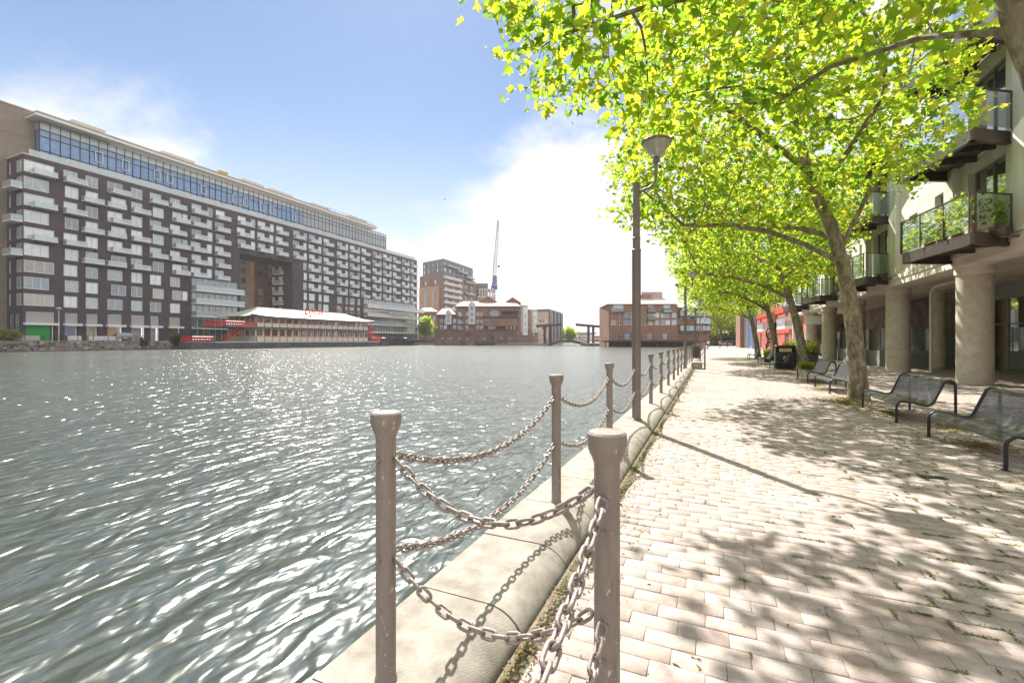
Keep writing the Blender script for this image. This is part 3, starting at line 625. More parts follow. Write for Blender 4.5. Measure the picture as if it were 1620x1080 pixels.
# ------------------------------------------------------------------ plane trees
def barkmat():
    m, nt, out = newmat('plane_bark'); p = N(nt, 'BsdfPrincipled', i_Roughness=.85); L(nt, p.outputs[0], out.inputs[0])
    v = pos(nt, (1,1,.55)); n = N(nt, 'TexNoise', i_Scale=7.0, i_Detail=5.0, i_Roughness=.55, i_Distortion=.6); L(nt, v, n.inputs['Vector'])
    c = ramp(nt, n.outputs['Fac'], [(.33, (.11,.085,.055)), (.46, (.19,.155,.105)), (.54, (.25,.21,.14)), (.62, (.34,.30,.21)), (.72, (.17,.15,.09))])
    n2 = N(nt, 'TexNoise', i_Scale=1.1, i_Detail=3.0); L(nt, v, n2.inputs['Vector'])
    mx = N(nt, 'Mix', data_type='RGBA'); L(nt, ramp(nt, n2.outputs['Fac'], [(.45,(0,0,0)),(.75,(.55,.55,.55))]), mx.inputs['Factor']); L(nt, c, mx.inputs['A']); mx.inputs['B'].default_value = (.15,.165,.06,1)
    L(nt, mx.outputs['Result'], p.inputs['Base Color'])
    n3 = N(nt, 'TexNoise', i_Scale=22.0, i_Detail=8.0); L(nt, v, n3.inputs['Vector'])
    ad = N(nt, 'Math', operation='MULTIPLY_ADD'); ad.inputs[1].default_value = .5; L(nt, n3.outputs['Fac'], ad.inputs[0]); L(nt, n.outputs['Fac'], ad.inputs[2])
    b = N(nt, 'Bump', i_Strength=.6, i_Distance=.025); L(nt, ad.outputs[0], b.inputs['Height']); L(nt, b.outputs[0], p.inputs['Normal']); return m
M['bark'] = barkmat()
def leafmat(name, refl, trans, mixf=.5):
    m, nt, out = newmat(name); g = N(nt, 'NewGeometry')
    c1 = ramp(nt, g.outputs['Random Per Island'], refl); c2 = ramp(nt, g.outputs['Random Per Island'], trans)
    p = N(nt, 'BsdfPrincipled', i_Roughness=.42); p.inputs['Specular IOR Level'].default_value = .35; L(nt, c1, p.inputs['Base Color'])
    t = N(nt, 'BsdfTranslucent'); L(nt, c2, t.inputs[0])
    mx = N(nt, 'MixShader'); mx.inputs[0].default_value = mixf; L(nt, p.outputs[0], mx.inputs[1]); L(nt, t.outputs[0], mx.inputs[2]); L(nt, mx.outputs[0], out.inputs[0]); return m
M['leaf'] = leafmat('plane_leaf', [(0,(.05,.095,.018)),(.5,(.13,.20,.022)),(.85,(.20,.25,.03)),(1,(.26,.27,.04))],
                    [(0,(.20,.40,.03)),(.25,(.38,.60,.035)),(.55,(.56,.74,.04)),(.85,(.76,.83,.045)),(1,(.88,.84,.08))], .63)
LEAF_H = [(0,0),(.20,-.05),(.34,.04),(.53,.20),(.33,.36),(.50,.66),(.30,.66),(.17,.60),(0,1.0)]
def leaf_mesh(name, P, Dr, Nm, size, mat):
    """P positions of leaf bases, Dr leaf axis, Nm leaf normal: folded five-pointed leaves, two halves each"""
    n = len(P); h = np.array(LEAF_H); k = len(h)
    Dr = Dr/np.linalg.norm(Dr, axis=1, keepdims=True); X = np.cross(Dr, Nm); X /= np.linalg.norm(X, axis=1, keepdims=True)+1e-9; Nm = np.cross(X, Dr)
    fold = .22+.25*RNG.random(n); curl = -.15-.3*RNG.random(n)
    L1 = np.concatenate([h, h[1:-1]*np.array([-1,1])]); m = len(L1)
    z = fold[:,None]*np.abs(L1[:,0])[None]+curl[:,None]*(L1[:,1]**2)[None]
    V = P[:,None]+size[:,None,None]*(L1[None,:,:1]*X[:,None]+L1[None,:,1:2]*Dr[:,None]+z[:,:,None]*Nm[:,None])
    f = np.array([list(range(k)), [0]+[k-1]+list(range(m-1, k-1, -1))])
    F = (f[None]+np.arange(n)[:,None,None]*m).reshape(-1, k)
    return npmesh(name, V.reshape(-1,3), F, mat)
def grow(trunk, limbs, attr, step=.32, kill=.5, infl=3.0, iters=70, seed=1):
    """space colonisation from trunk and limb polylines; returns node positions and parents"""
    nodes, par = [], []
    def add_poly(pts, p0):
        idx = p0
        for i in range(len(pts)-1):
            a, b = np.array(pts[i], float), np.array(pts[i+1], float); k = max(1, int(np.linalg.norm(b-a)/step))
            if idx is None and i == 0: nodes.append(a); par.append(-1); idx = 0
            for j in range(1, k+1): nodes.append(a+(b-a)*j/k); par.append(idx); idx = len(nodes)-1
        return idx
    add_poly(trunk, None)
    for lb in limbs:
        a = np.array(lb[0]); d = np.linalg.norm(np.array(nodes)-a, axis=1); i = int(d.argmin()); add_poly([nodes[i]]+list(lb[1:]), i)
    nodes = [np.array(q) for q in nodes]; A = attr.copy()
    near = np.full(len(A), 1e9); ni = np.zeros(len(A), int)
    def upd(ids):
        for s in range(0, len(ids), 64):
            b = np.array([nodes[i] for i in ids[s:s+64]]); d = np.linalg.norm(A[:,None]-b[None], axis=2); j = d.argmin(1); dm = d[np.arange(len(A)), j]
            k = dm < near; near[k] = dm[k]; ni[k] = np.array(ids[s:s+64])[j[k]]
    zmin = A[:,2].min()-1.2
    upd([i for i in range(len(nodes)) if nodes[i][2] > zmin])
    rg = np.random.default_rng(seed)
    for it in range(iters):
        live = near > kill
        if live.sum() < 5: break
        A = A[live]; near = near[live]; ni = ni[live]
        use = near < infl
        if not use.any(): break
        new = []
        order = np.argsort(ni[use]); gi = ni[use][order]; ga = A[use][order]
        st = np.concatenate([[0], np.nonzero(np.diff(gi))[0]+1, [len(gi)]])
        for s in range(len(st)-1):
            i = gi[st[s]]; v = ga[st[s]:st[s+1]]-nodes[i]; v = (v/np.linalg.norm(v, axis=1, keepdims=True)).sum(0)+rg.normal(0, .25, 3)
            l = np.linalg.norm(v)
            if l < 1e-6: continue
            q = nodes[i]+v/l*step
            nodes.append(q); par.append(int(i)); new.append(len(nodes)-1)
        if len(nodes) > 9000: break
        upd(new)
    return np.array(nodes), np.array(par)
def wood(nodes, par, base_r, trunk_n, name, parent, tip=.0045, lim=.45):
    n = len(nodes); kids = [[] for _ in range(n)]
    for i, p in enumerate(par):
        if p >= 0: kids[p].append(i)
    r = np.zeros(n); order = list(range(n))
    for i in reversed(order): r[i] = tip if not kids[i] else (sum(r[k]**2.35 for k in kids[i]))**(1/2.35)
    f = base_r*.8/max(r[0], 1e-6); small = r.copy(); rr = np.minimum(tip+(r-tip)*f, base_r*lim)
    for i in range(min(trunk_n, n)): rr[i] = max(rr[i], base_r*(1-.62*i/trunk_n))
    b = MB(); done = set()
    def chain_from(i, start):
        pts = [nodes[start]] if start is not None else []; rad = [min(rr[start], rr[i]*1.15)] if start is not None else []
        while True:
            pts.append(nodes[i]); rad.append(rr[i])
            if not kids[i]: break
            ks = sorted(kids[i], key=lambda k: -small[k] - (1e3 if (i < trunk_n and k < trunk_n) else 0))
            for k in ks[1:]: todo.append((k, i))
            i = ks[0]
        return pts, rad
    todo = [(0, None)]
    while todo:
        i, s = todo.pop(); pts, rad = chain_from(i, s)
        big = max(rad); ns = 18 if s is None else (9 if big > .04 else (5 if big > .012 else 3))
        if s is None:
            # flare and knots on the trunk
            rad = [q*(1+.22*math.exp(-max(0, p[2]-nodes[0][2])/.22)+.05*math.sin(p[2]*3.1+i)) for p, q in zip(pts, rad)]
        if len(pts) > 1: b.tube([tuple(q) for q in pts], [float(x) for x in rad], ns)
    o = b.build(name, M['bark'], parent, 60); return o, rr
def crown(nodes, rr, tip_r, per, size, spread, name, parent, mat, seed=3, zfloor=None, keep=None):
    rg = np.random.default_rng(seed); idx = np.nonzero(rr < tip_r)[0]
    idx = np.repeat(idx, per); n = len(idx)
    P = nodes[idx]+rg.normal(0, spread, (n,3))*np.array([1,1,.75])
    if keep is not None: k = keep(P); P = P[k]; n = len(P)
    D = rg.normal(0, 1, (n,3)); D[:,2] = D[:,2]*.45-.35; Nm = rg.normal(0, .55, (n,3)); Nm[:,2] += .9
    sz = size*(.38+.95*rg.random(n)**1.2)
    return link(name, leaf_mesh(name, P, D, Nm, sz, mat), parent), n
def ell(n, c, r, seed, shell=.5, zcut=None):
    rg = np.random.default_rng(seed); u = rg.normal(0,1,(n,3)); u /= np.linalg.norm(u,axis=1,keepdims=True); s = (shell**3+(1-shell**3)*rg.random(n))**(1/3)
    p = np.array(c)+u*s[:,None]*np.array(r); 
    return p if zcut is None else p[p[:,2] > zcut]
def plane_tree(label, base, trunk, limbs, ells, base_r, per, size, seed, group='plane trees along the promenade', kill=.5, keep=None, spread=.16, tip_r=.012, step=.32, lim=.45):
    t = thing('plane_tree', label, 'tree', base, 0, group)
    attr = np.concatenate([ell(n, c, r, seed+i, sh, zc) for i, (n, c, r, sh, zc) in enumerate(ells)])
    nodes, par = grow(trunk, limbs, attr, seed=seed, kill=kill, step=step)
    tn = sum(max(1, int(math.dist(trunk[i], trunk[i+1])/step)) for i in range(len(trunk)-1))+1
    o, rr = wood(nodes, par, base_r, tn, 'trunk', t, lim=lim)
    c, n = crown(nodes, rr, tip_r, per, size, spread, 'crown', t, M['leaf'], seed, keep=keep)
    print('tree', label[:30], 'nodes', len(nodes), 'leaves', n); return t
# every tree leans over the path towards the water; coordinates are relative to the trunk base
T1 = plane_tree('tall leaning plane tree with a thick mottled trunk beside the benches', (3.58, 14.6, 0),
    [(0,0,-.05),(-.06,0,1.2),(-.16,.0,2.4),(-.35,.02,3.6),(-.62,.05,4.7),(-.95,.1,5.6),(-1.2,.15,6.6),(-1.45,.2,7.8),(-1.7,.1,9.2)],
    [[(-.35,0,3.7),(-1.2,-.2,4.15),(-2.1,-.4,4.55),(-3.0,-.7,4.75),(-4.3,-1.1,4.8)], [(-.35,0,3.9),(-.05,.15,4.8),(.4,.4,5.8),(.8,.6,6.9)], [(-.5,0,4.3),(-1.3,.9,4.9),(-2.4,1.8,5.3),(-3.4,2.9,5.7)], [(-.9,.1,5.5),(-.5,-1.2,6.2),(-.2,-2.5,6.8)],
     [(-1.1,.1,6.2),(-2.2,-.7,7.0),(-3.3,-1.8,7.6)]],
    [(2300,(-2.2,-.2,7.6),(4.5,5.6,3.2),.4,4.6),(480,(-4.3,-.6,5.8),(2.2,3.6,1.5),.2,4.3)], .215, 9, .155, 5, kill=.38)
T2 = plane_tree('second plane tree along the promenade, leaning beside the litter bin', (4.55, 28.3, 0),
    [(0,0,-.05),(-.12,0,1.4),(-.4,0,2.8),(-.75,.05,4.2),(-1.2,.1,5.6),(-1.5,.1,7.0),(-1.8,0,8.6)],
    [[(-.6,0,3.7),(-1.8,-.2,4.5),(-3.2,-.5,5.0),(-4.8,-.8,5.3)], [(-.9,0,4.8),(.2,.6,6.2),(1.3,1.2,7.2)], [(-1.2,.1,5.6),(-2.4,1.3,6.5),(-3.6,2.4,7.2)]],
    [(2100,(-2.2,0,7.6),(5.0,6.0,3.5),.45,4.3),(450,(-4.9,-.3,6.0),(2.0,4.2,1.7),.2,4.3)], .235, 9, .17, 21, kill=.4)
T3 = dup(T2, (4.42, 38.2, 0), math.radians(24), 'third plane tree, thinner, between the litter bin and the bracket post', scale=(.95,.95,.97))
T4 = dup(T2, (3.8, 45.2, 0), math.radians(-38), 'farthest leaning plane tree of the row, forking low over the paving', scale=(.98,.98,.9))
T0 = plane_tree('overhanging plane tree nearest the viewer, its trunk at the top edge of the photo', (3.5, 5.0, 0),
    [(0,0,-.05),(-.1,0,1.0),(-.45,.0,2.1),(-.96,.0,3.33),(-1.15,.0,4.05),(-1.3,.05,5.0),(-1.5,.0,6.4),(-1.8,-.2,8.2)],
    [[(-1.15,0,4.05),(-1.5,1.0,4.7),(-2.1,2.0,5.1),(-2.6,3.2,5.3)], [(-1.2,.03,4.4),(-2.8,.6,5.4),(-4.2,1.2,6.0),(-5.7,1.7,6.3)], [(-1.1,0,3.9),(-.2,.6,5.0),(.8,1.4,5.8)], [(-1.35,.05,5.2),(-1.6,2.0,6.3),(-2.0,4.0,6.9)], [(-1.45,0,6),(-3.4,-1.2,7),(-4.6,-2.6,7.5)]],
    [(1700,(-2.5,.3,7.2),(4.0,4.3,2.5),.4,4.8),(380,(-2.6,2.6,5.7),(2.5,2.2,1.0),.1,4.7),(260,(-5.3,1.9,6.35),(1.7,1.9,.8),.1,5.2),(420,(-4.5,.5,5.9),(1.9,2.2,.9),.1,5.0),(36,(-4.2,2.4,5.2),(1.3,1.1,.75),.1,4.5)], .205, 8, .155, 47, tip_r=.012, kill=.38, lim=.16)

# ------------------------------------------------------------------ simple leafy trees and bushes far away
def far_tree(name, label, cat, loc, h, rad, per=26, size=.35, trunk_h=None, seed=0, mat=None, group=None, trunk=True, n=90):
    t = thing(name, label, cat, loc, 0, group); rg = np.random.default_rng(seed); th_ = trunk_h if trunk_h is not None else h*.3
    cl = ell(n, (0,0,(h+th_)/2), (rad,rad,(h-th_)/2), seed, .35)
    b = MB()
    if trunk:
        b.tube([(0,0,-.1),(.05*rad,0,th_),(0,.05*rad,h*.75)], [h*.025,h*.02,h*.006], 7)
        for q in cl[:14]: b.tube([(0,0,th_+(h-th_)*.2), tuple(q*.6+np.array([0,0,th_*.4])), tuple(q)], [h*.009,h*.006,h*.002], 4)
        b.build('trunk', M['bark'], t, 60)
    P = (cl[:,None]+rg.normal(0, rad*.17, (len(cl), per, 3))).reshape(-1,3); P = P[P[:,2] > .05]; k = len(P)
    D = rg.normal(0,1,(k,3)); D[:,2] -= .4; Nm = rg.normal(0,.6,(k,3)); Nm[:,2] += .7
    link('crown' if trunk else 'foliage', leaf_mesh('crown', P, D, Nm, size*(.5+.8*rg.random(k)), mat or M['leaf']), t); return t
M['leaf_dark'] = leafmat('dark_leaf', [(0,(.03,.06,.012)),(1,(.09,.13,.03))], [(0,(.12,.22,.02)),(1,(.3,.38,.04))], .4)
M['leaf_yellow'] = leafmat('yellow_leaf', [(0,(.14,.18,.02)),(1,(.28,.28,.05))], [(0,(.4,.5,.03)),(1,(.7,.66,.06))], .5)
def planter(loc, rz, sx, sy, hh, h, rad, label, mat, seed, group=None, pm=None):
    t = far_tree('planter', label, 'planter', (loc[0],loc[1],loc[2]), 1, 1, trunk=False, n=1, per=1, seed=seed) if False else thing('planter', label, 'planter', loc, rz, group)
    b = MB(); b.bbox(-sx, sx, -sy, sy, 0, hh, .015); b.build('box', pm or M['dark_metal'], t)
    rg = np.random.default_rng(seed); k = int(900*rad*2); P = np.stack([rg.uniform(-sx*1.05, sx*1.05, k), rg.uniform(-sy*1.05, sy*1.05, k), hh+(h)*rg.random(k)**1.3*(.6+.4*rg.random(k))], 1)
    D = rg.normal(0,1,(k,3)); D[:,2] += .3; Nm = rg.normal(0,.6,(k,3)); Nm[:,2] += .7
    link('foliage', leaf_mesh('foliage', P, D, Nm, .10*(.5+.8*rg.random(k)), mat), t); return t
planter((5.2, 33.6, 0), 0, .9, .4, .7, 1.0, 1.0, 'long planter box with a yellow green shrub behind the litter bin', M['leaf_yellow'], 3)
planter((4.35, 26.6, 0), 0, .3, .25, .15, .32, .4, 'low planter with trailing yellow plants before the second trunk', M['leaf_yellow'], 4)
planter((4.0, 37.5, 0), 0, .45, .3, .3, .7, .6, 'low planter with green plants between the far trunks', M['leaf'], 6)
# moss mats and dry grass under the benches and round the trunks
Pm = []
for (x, y, r, n) in ((3.3,14.3,.7,1500),(3.0,13.5,.5,900),(3.5,11.9,.5,900),(3.9,10.4,.4,600),(3.6,8.8,.35,500),(3.3,6.6,.35,400),(3.2,17.0,.5,900),(3.6,20.5,.8,1500),(3.3,24.6,.8,1300),(4.1,27.5,.6,800),(4.1,5.6,.5,600)):
    a = RNG.random(n)*2*PI; q = np.abs(RNG.normal(0,.55,n))*r; n2_ = n*2; a = RNG.random(n2_)*2*PI; q = np.abs(RNG.normal(0,.6,n2_))*r; Pm.append(np.stack([x+np.cos(a)*q, y+np.sin(a)*q*1.7, RNG.random(n2_)*.03], 1))
Pm = np.concatenate(Pm); M['dry_moss'] = islandmat('dry_moss', [(0,(.13,.13,.02)),(.4,(.25,.22,.04)),(.8,(.36,.25,.06)),(1,(.30,.18,.06))], .9, 40, .2, .1)
flakes('ground_cover_moss', len(Pm), Pm, .017, M['dry_moss'])
# ------------------------------------------------------------------ concrete apartment building over the arcade (right)
M['render'] = pmat('pale_render', (.60,.56,.49), .8, 0, .10, 1.6, .15, 60, col2=(.80,.77,.71), stretch=(1,1,.22))
M['concrete'] = pmat('column_concrete', (.58,.51,.42), .85, 0, .14, 3.5, .35, 70, col2=(.68,.61,.52))
M['soffit'] = pmat('soffit_concrete', (.70,.64,.56), .85, 0, .1, 1.2)
M['mullion'] = pmat('grey_mullion', (.20,.21,.20), .45, .2, .1, 3)
XF, YE, YB = 8.2, 58.5, 7.0
rb = thing('apartment_building', 'pale concrete apartment building on round columns beside the benches', 'building', (XF+5, 30, 0), world=True)
F_ = Fac(XF, YE, -PI/2)                             # u runs towards the viewer: u = YE - y
def U(y): return YE-y
ops, FL = [], [4.75, 7.8, 10.85, 13.9]
BAYS = [18.0+10*k for k in range(-1, 4)]
for y0 in BAYS:
    for z in FL[:3]:
        for a, e, z0, z1, nx in ((y0+.6, y0+2.8, z+.05, z+2.62, 2), (y0+4.2, y0+5.35, z+.85, z+2.55, 1), (y0+7.0, y0+7.9, z+.85, z+2.4, 1)):
            if e > YE-.3 or a < YB+.3: continue
            ops.append((U(e), U(a), z0, z1))
            window(rb, F_, U(e), U(a), z0, z1, nx, 1, M['mullion'], M['pane_dark'] if nx == 2 else M['pane_mid'], d=-.22, fw=.06)
b = MB(); wall_mesh(b, F_, 0, U(YB), 4.72, 14.6, ops, .3)
b.face([(XF,YE,4.72),(XF,YE,14.6),(20,YE,14.6),(20,YE,4.72)]); b.face([(XF,YB,4.72),(20,YB,4.72),(20,YB,14.6),(XF,YB,14.6)]); b.face([(XF,YB,14.6),(20,YB,14.6),(20,YE,14.6),(XF,YE,14.6)])
b.build('wall', M['render'], rb)
b = MB(); b.box(XF-.06, XF+.72, YB-.02, YE+.02, 4.22, 4.715); b.box(XF-.10, XF-.062, YB, YE, 4.50, 4.70); b.box(XF+.722, 13.4, YB-.02, YE+.02, 4.36, 4.71); b.build('soffit', M['soffit'], rb)
for y0 in BAYS:                                     # projecting wall piers between the bays
    for a_, e_, d_, z_ in ((y0+3.3, y0+4.0, .22, 14.5), (y0-1.0, y0-.1, .16, 14.45)):
        b = MB(); F_.box(b, U(e_), U(a_), -.02, d_, 4.72+d_*.01, z_); b.build('pier', M['render'], rb)
for k, y in enumerate([21.65+7.3*i for i in range(-1, 6)]):
    b = MB(); b.lathe([(.50,-.02),(.50,3.93)], 8.72, y, 40, capt=False); c = b.build('column', M['concrete'], rb, 40)
    b = MB(); b.lathe([(.52,3.93),(.545,3.95),(.545,4.14),(.53,4.16),(.53,4.218)], 8.72, y, 40); b.build('capital', M['soffit'], c, 40)
for y in (32.5, 39.8): 
    b = MB(); b.lathe([(.30,-.02),(.30,4.36)], 11.6, y, 24); b.build('column', M['concrete'], rb, 40)
# wedge balconies of brown steel with glass sheets
def wedge(y0, z, seed):
    A, B, Cc, D = (6.45, y0+3.0), (7.0, y0-.5), (XF-.02, y0+.3), (XF-.02, y0+3.9); poly = [A, B, Cc, D]
    b = MB(); b.prism(poly, z-.05, z); e = .05
    for p, q in ((A, B), (B, Cc), (A, D)):
        f, ln = fac_pts(p, q); 
        if p is A and q is D: f, ln = fac_pts(q, p)
        f.box(b, .003, ln-.003, -.06, 0, z-.36, z-.051); f.box(b, -.01, ln+.01, -.14, .004, z-.372, z-.361)
    for t in (.3, .62): b.box(7.0, XF-.05, y0+3.4*t-.04, y0+3.4*t+.04, z-.25, z-.055)
    o = b.build('balcony', M['brown_steel'], rb)
    g = MB(); r = MB()
    for p, q, n in ((B, A, 3), (Cc, B, 1), (A, D, 1)):
        f, ln = fac_pts(p, q)
        for i in range(n):
            a0, a1 = ln*i/n+.03, ln*(i+1)/n-.03; g.face([f.P(a0, z+.06, -.04), f.P(a1, z+.06, -.04), f.P(a1, z+1.12, -.04), f.P(a0, z+1.12, -.04)])
        for i in range(n+1):
            u = min(max(ln*i/n, .03), ln-.03); f.box(r, u-.02, u+.02, -.075, -.045, z, z+1.13)
        f.box(r, 0, ln, -.075, -.02, z+1.131, z+1.165)
    g.build('balustrade', M['balcony_glass'], o); r.build('handrail', M['brown_steel'], o); return o
for y0 in BAYS[1:]:
    for z in FL[:3]: wedge(y0, z, 0)
# hoppers and rainwater pipe
b = MB(); b.lathe([(.05,0),(.05,.02)], 9.55, 27.6, 10); b.tube([(9.55,27.6,.02),(9.55,27.6,3.75),(9.57,27.45,4.0),(9.6,27.1,4.1),(9.6,22.3,4.12)], .065, 10); b.build('downpipe', M['render'], rb, 50)
for y0 in BAYS[1:]:
    b = MB(); b.tube([(XF-.45,y0-.15,4.86),(XF-.35,y0-.15,4.60)], [.26,.12], 8); b.box(XF-.5, XF-.01, y0-.30, y0-.22, 4.55, 4.6); b.build('hopper', M['brown_steel'], rb, 40)
# glazed shopfronts under the arcade
XG = 12.9
sf = MB(); gl = MB(); yy = [YB+2.0*k for k in range(13)]
for y in yy: sf.box(XG-.04, XG+.06, y-.035, y+.035, .12, 3.55)
sf.box(XG-.05, XG+.07, YB, yy[-1], 2.32, 2.38); sf.box(XG-.06, XG+.08, YB, yy[-1], 3.551, 4.355); sf.box(XG-.08, XG+.1, YB, yy[-1], -.01, .119)
s_ = sf.build('shopfront', M['mullion'], rb)
gl.face([(XG,YB,.1),(XG,yy[-1],.1),(XG,yy[-1],3.6),(XG,YB,3.6)]); gl.build('glazing', M['shop_glass'], s_)
h = MB(); h.tube([(XG-.12,27.2,.7),(XG-.12,27.2,2.1)], .02, 8); h.tube([(XG-.12,27.45,.7),(XG-.12,27.45,2.1)], .02, 8); h.build('door_handle', M['steel'], s_, 40)
b = MB(); b.face([(17.5,YB,0),(17.5,YE,0),(17.5,YE,4.4),(17.5,YB,4.4)]); b.face([(XG,YB,.005),(17.5,YB,.005),(17.5,YE,.005),(XG,YE,.005)])
b.face([(XG,YE-.1,0),(XG,YE-.1,4.4),(17.5,YE-.1,4.4),(17.5,YE-.1,0)]); b.face([(XG,YB+.05,0),(17.5,YB+.05,0),(17.5,YB+.05,4.4),(XG,YB+.05,4.4)]); b.face([(XG,YB,4.36),(17.5,YB,4.36),(17.5,YE,4.36),(XG,YE,4.36)])
for k in range(9): y = YB+2+4.1*k; b.box(15.0, 15.9, y, y+1.9, .01, .95+.4*(k % 3))
b.build('interior', pmat('shop_interior', (.28,.25,.21), .8, 0, .4, .7), rb)
# grey screen with glass above in front of the middle shop, dark rear wall beyond
b = MB(); b.box(9.3, 9.36, 33.8, 46, 0, .95); b.box(9.361, 13.0, 33.8, 33.86, 0, .95); b.build('screen', pmat('grey_screen', (.27,.275,.265), .55), rb)
b = MB(); b.face([(9.33,33.8,.95),(9.33,46,.95),(9.33,46,2.3),(9.33,33.8,2.3)]); b.face([(9.36,33.83,.95),(13,33.83,.95),(13,33.83,2.3),(9.36,33.83,2.3)]); sg = b.build('screen_glass', M['balcony_glass'], rb)
b = MB()
for k in range(7): y = 33.82+2.03*k; b.box(9.31, 9.35, y-.02, y+.02, .951, 2.34)
for x in (10.6, 11.8, 12.95): b.box(x-.02, x+.02, 33.81, 33.85, .951, 2.34)
b.build('screen_post', M['mullion'], rb)
b = MB(); b.box(13.0, 13.1, yy[-1], YE, 0, 4.36); b.box(9.7, 12.99, 57.6, 57.9, 0, 4.35); b.build('shop_wall', pmat('dark_shop_wall', (.11,.09,.075), .7, 0, .5, 1.1, col2=(.26,.20,.15)), rb)
for k, (y, h) in enumerate(((34.6, .5), (36.2, .42), (37.8, .55))):
    t = thing('display_counter', ['white counter behind the grey screen, nearest the column', 'dark counter behind the grey screen', 'pale counter at the back of the grey screen'][k], 'counter', (11.2, y+1.2, 0)); b = MB(); b.bbox(-.5, .5, -.5, .5, 0, .95+h*.4, .02); b.build('body', [M['white_paint'], M['dark_metal'], M['render']][k], t)
    b = MB(); b.bbox(-.54, .54, -.54, .54, .951+h*.4, 1.0+h*.4, .01); b.build('counter_top', M['white_paint'], t)
for x, y, w in ((10.2, 47.5, 'dark menu board stand under the arcade'), (9.6, 50.5, 'second dark board stand farther under the arcade')):
    t = thing('board_stand', w, 'board', (x, y, 0)); b = MB(); b.box(-.05, .05, -.9, .9, .35, 1.25); b.build('panel', M['black_metal'], t); b = MB()
    for q in (-.8, .8): b.box(-.2, .2, q-.03, q+.03, 0, .04); b.box(-.03, .03, q-.03, q+.03, .041, .349)
    b.build('leg', M['black_metal'], t)
t = thing('hanging_sign', 'plain white sign box hanging under the arcade edge', 'sign', (8.6, 47.2, 2.9)); b = MB(); b.bbox(-.9, .9, -.07, .07, .1, .85, .02); b.build('panel', M['white_paint'], t)
b = MB()
for x in (-.7, .7): b.tube([(x,0,.85),(x,0,1.32)], .02, 6)
b.build('hanger', M['mullion'], t)
# pots on the first balcony
def pot(loc, r, h, fh, label, mat, seed):
    t = thing('potted_plant', label, 'plant', loc, 0, 'pots on the balcony'); b = MB(); b.lathe([(r*.7,0),(r,h*.85),(r*1.1,h*.86),(r*1.1,h),(r*.9,h),(r*.85,h*.9)], n=14); b.build('pot', pmat('terracotta%d' % seed, (.36,.16,.08), .8), t, 40)
    rg = np.random.default_rng(seed); k = 260; u = rg.normal(0,1,(k,3)); P = u*np.array([r*.9,r*.9,fh*.28])+np.array([0,0,h+fh*.45]); P[:,2] = P[:,2].clip(h*.8)
    D = rg.normal(0,1,(k,3)); D[:,2] += .5; Nm = rg.normal(0,.7,(k,3)); Nm[:,2] += .5; link('foliage', leaf_mesh('foliage', P, D, Nm, .09*(.5+.8*rg.random(k)), mat), t)
for i, (x, y, r, h, fh, w, mt) in enumerate(((7.25,17.85,.17,.3,.75,'terracotta pot with a green bush in the near balcony corner','leaf_dark'),(7.75,18.15,.15,.28,.6,'terracotta pot with pink green leaves by the balcony end','leaf'),(7.1,18.7,.16,.26,.9,'tall pot plant with a yellow flower head on the first balcony','leaf_yellow'),
        (7.0,19.4,.15,.24,.55,'small bushy pot plant midway along the first balcony','leaf_dark'),(6.95,20.2,.16,.24,.5,'bushy pot plant at the far end of the first balcony','leaf_dark'))): pot((x,y,4.75), r, h, fh, w, M[mt], 70+i)

# ------------------------------------------------------------------ orange and glass building farther on
M['orange'] = pmat('orange_panel', (.62,.085,.03), .5, 0, .12, .5); M['red_panel'] = pmat('red_panel', (.50,.12,.07), .55, 0, .15, .5)
M['red_brick'] = brickmat('red_brick', (.30,.105,.065), (.36,.14,.085), (.30,.25,.2))
p0, p1 = (7.0, 120.0), (10.2, 61.0)
ob = thing('orange_building', 'orange and red panelled building with glazing beyond the arcade', 'building', (12, 90, 0), world=True)
f, ln = fac_pts(p0, p1); ops = []
for k, u in enumerate(lin(4, ln-4, 8)):
    for z in (.3, 3.6, 6.7, 9.8):
        w, h = (2.6, 2.6) if z < 1 else (1.9, 1.9); ops.append((u-w/2, u+w/2, z, z+h)); window(ob, f, u-w/2, u+w/2, z, z+h, 2, 1, M['mullion'], random.choice([M['pane_dark'], M['pane_mid'], M['pane_mid']]), d=-.1)
b = MB(); wall_mesh(b, f, 0, ln, -.1, 14.5, ops, .25); b.face([(p1[0],p1[1],-.1),(26,p1[1],-.1),(26,p1[1],14.5),(p1[0],p1[1],14.5)]); b.face([f.P(0,14.5),f.P(ln,14.5),(26,p1[1],14.5),(26,p0[1],14.5)]); b.build('wall', M['red_panel'], ob)
b = MB()
for z in (3.0, 5.95, 9.1): f.box(b, ln-18, ln, 0, .12, z-.35, z+.55)
for z in (5.9, 9.1): f.box(b, 20, ln-18.01, 0, .11, z-.2, z+.3)
b.build('panel_band', M['orange'], ob)
for u, z in ((ln-9.5, 3.1), (ln-9.5, 6.2), (ln-9.5, 9.3), (ln-26, 6.2), (ln-26, 3.1)): balcony(ob, f, u, u+5.5, z, 1.5, M['white_paint'], M['frosted_glass'], M['steel'], d0=.13, th=.3)
b = MB()
for u in (16.5, 19): f.box(b, u, u+.9, .02, .7, 0, 13.9)
f.box(b, 17.4, 19, .02, .3, 0, 13.8); b.build('glazed_bay', M['pane_blue'], ob)
bt = MB(); f.box(bt, 0, 8.5, .02, 1.6, 0, 15.2); bt.build('brick_tower', M['red_brick'], ob)
tw = MB(); f.box(tw, 8.6, 12.5, .02, .9, 0, 13.6); tw.build('glass_tower', M['pane_mid'], ob)
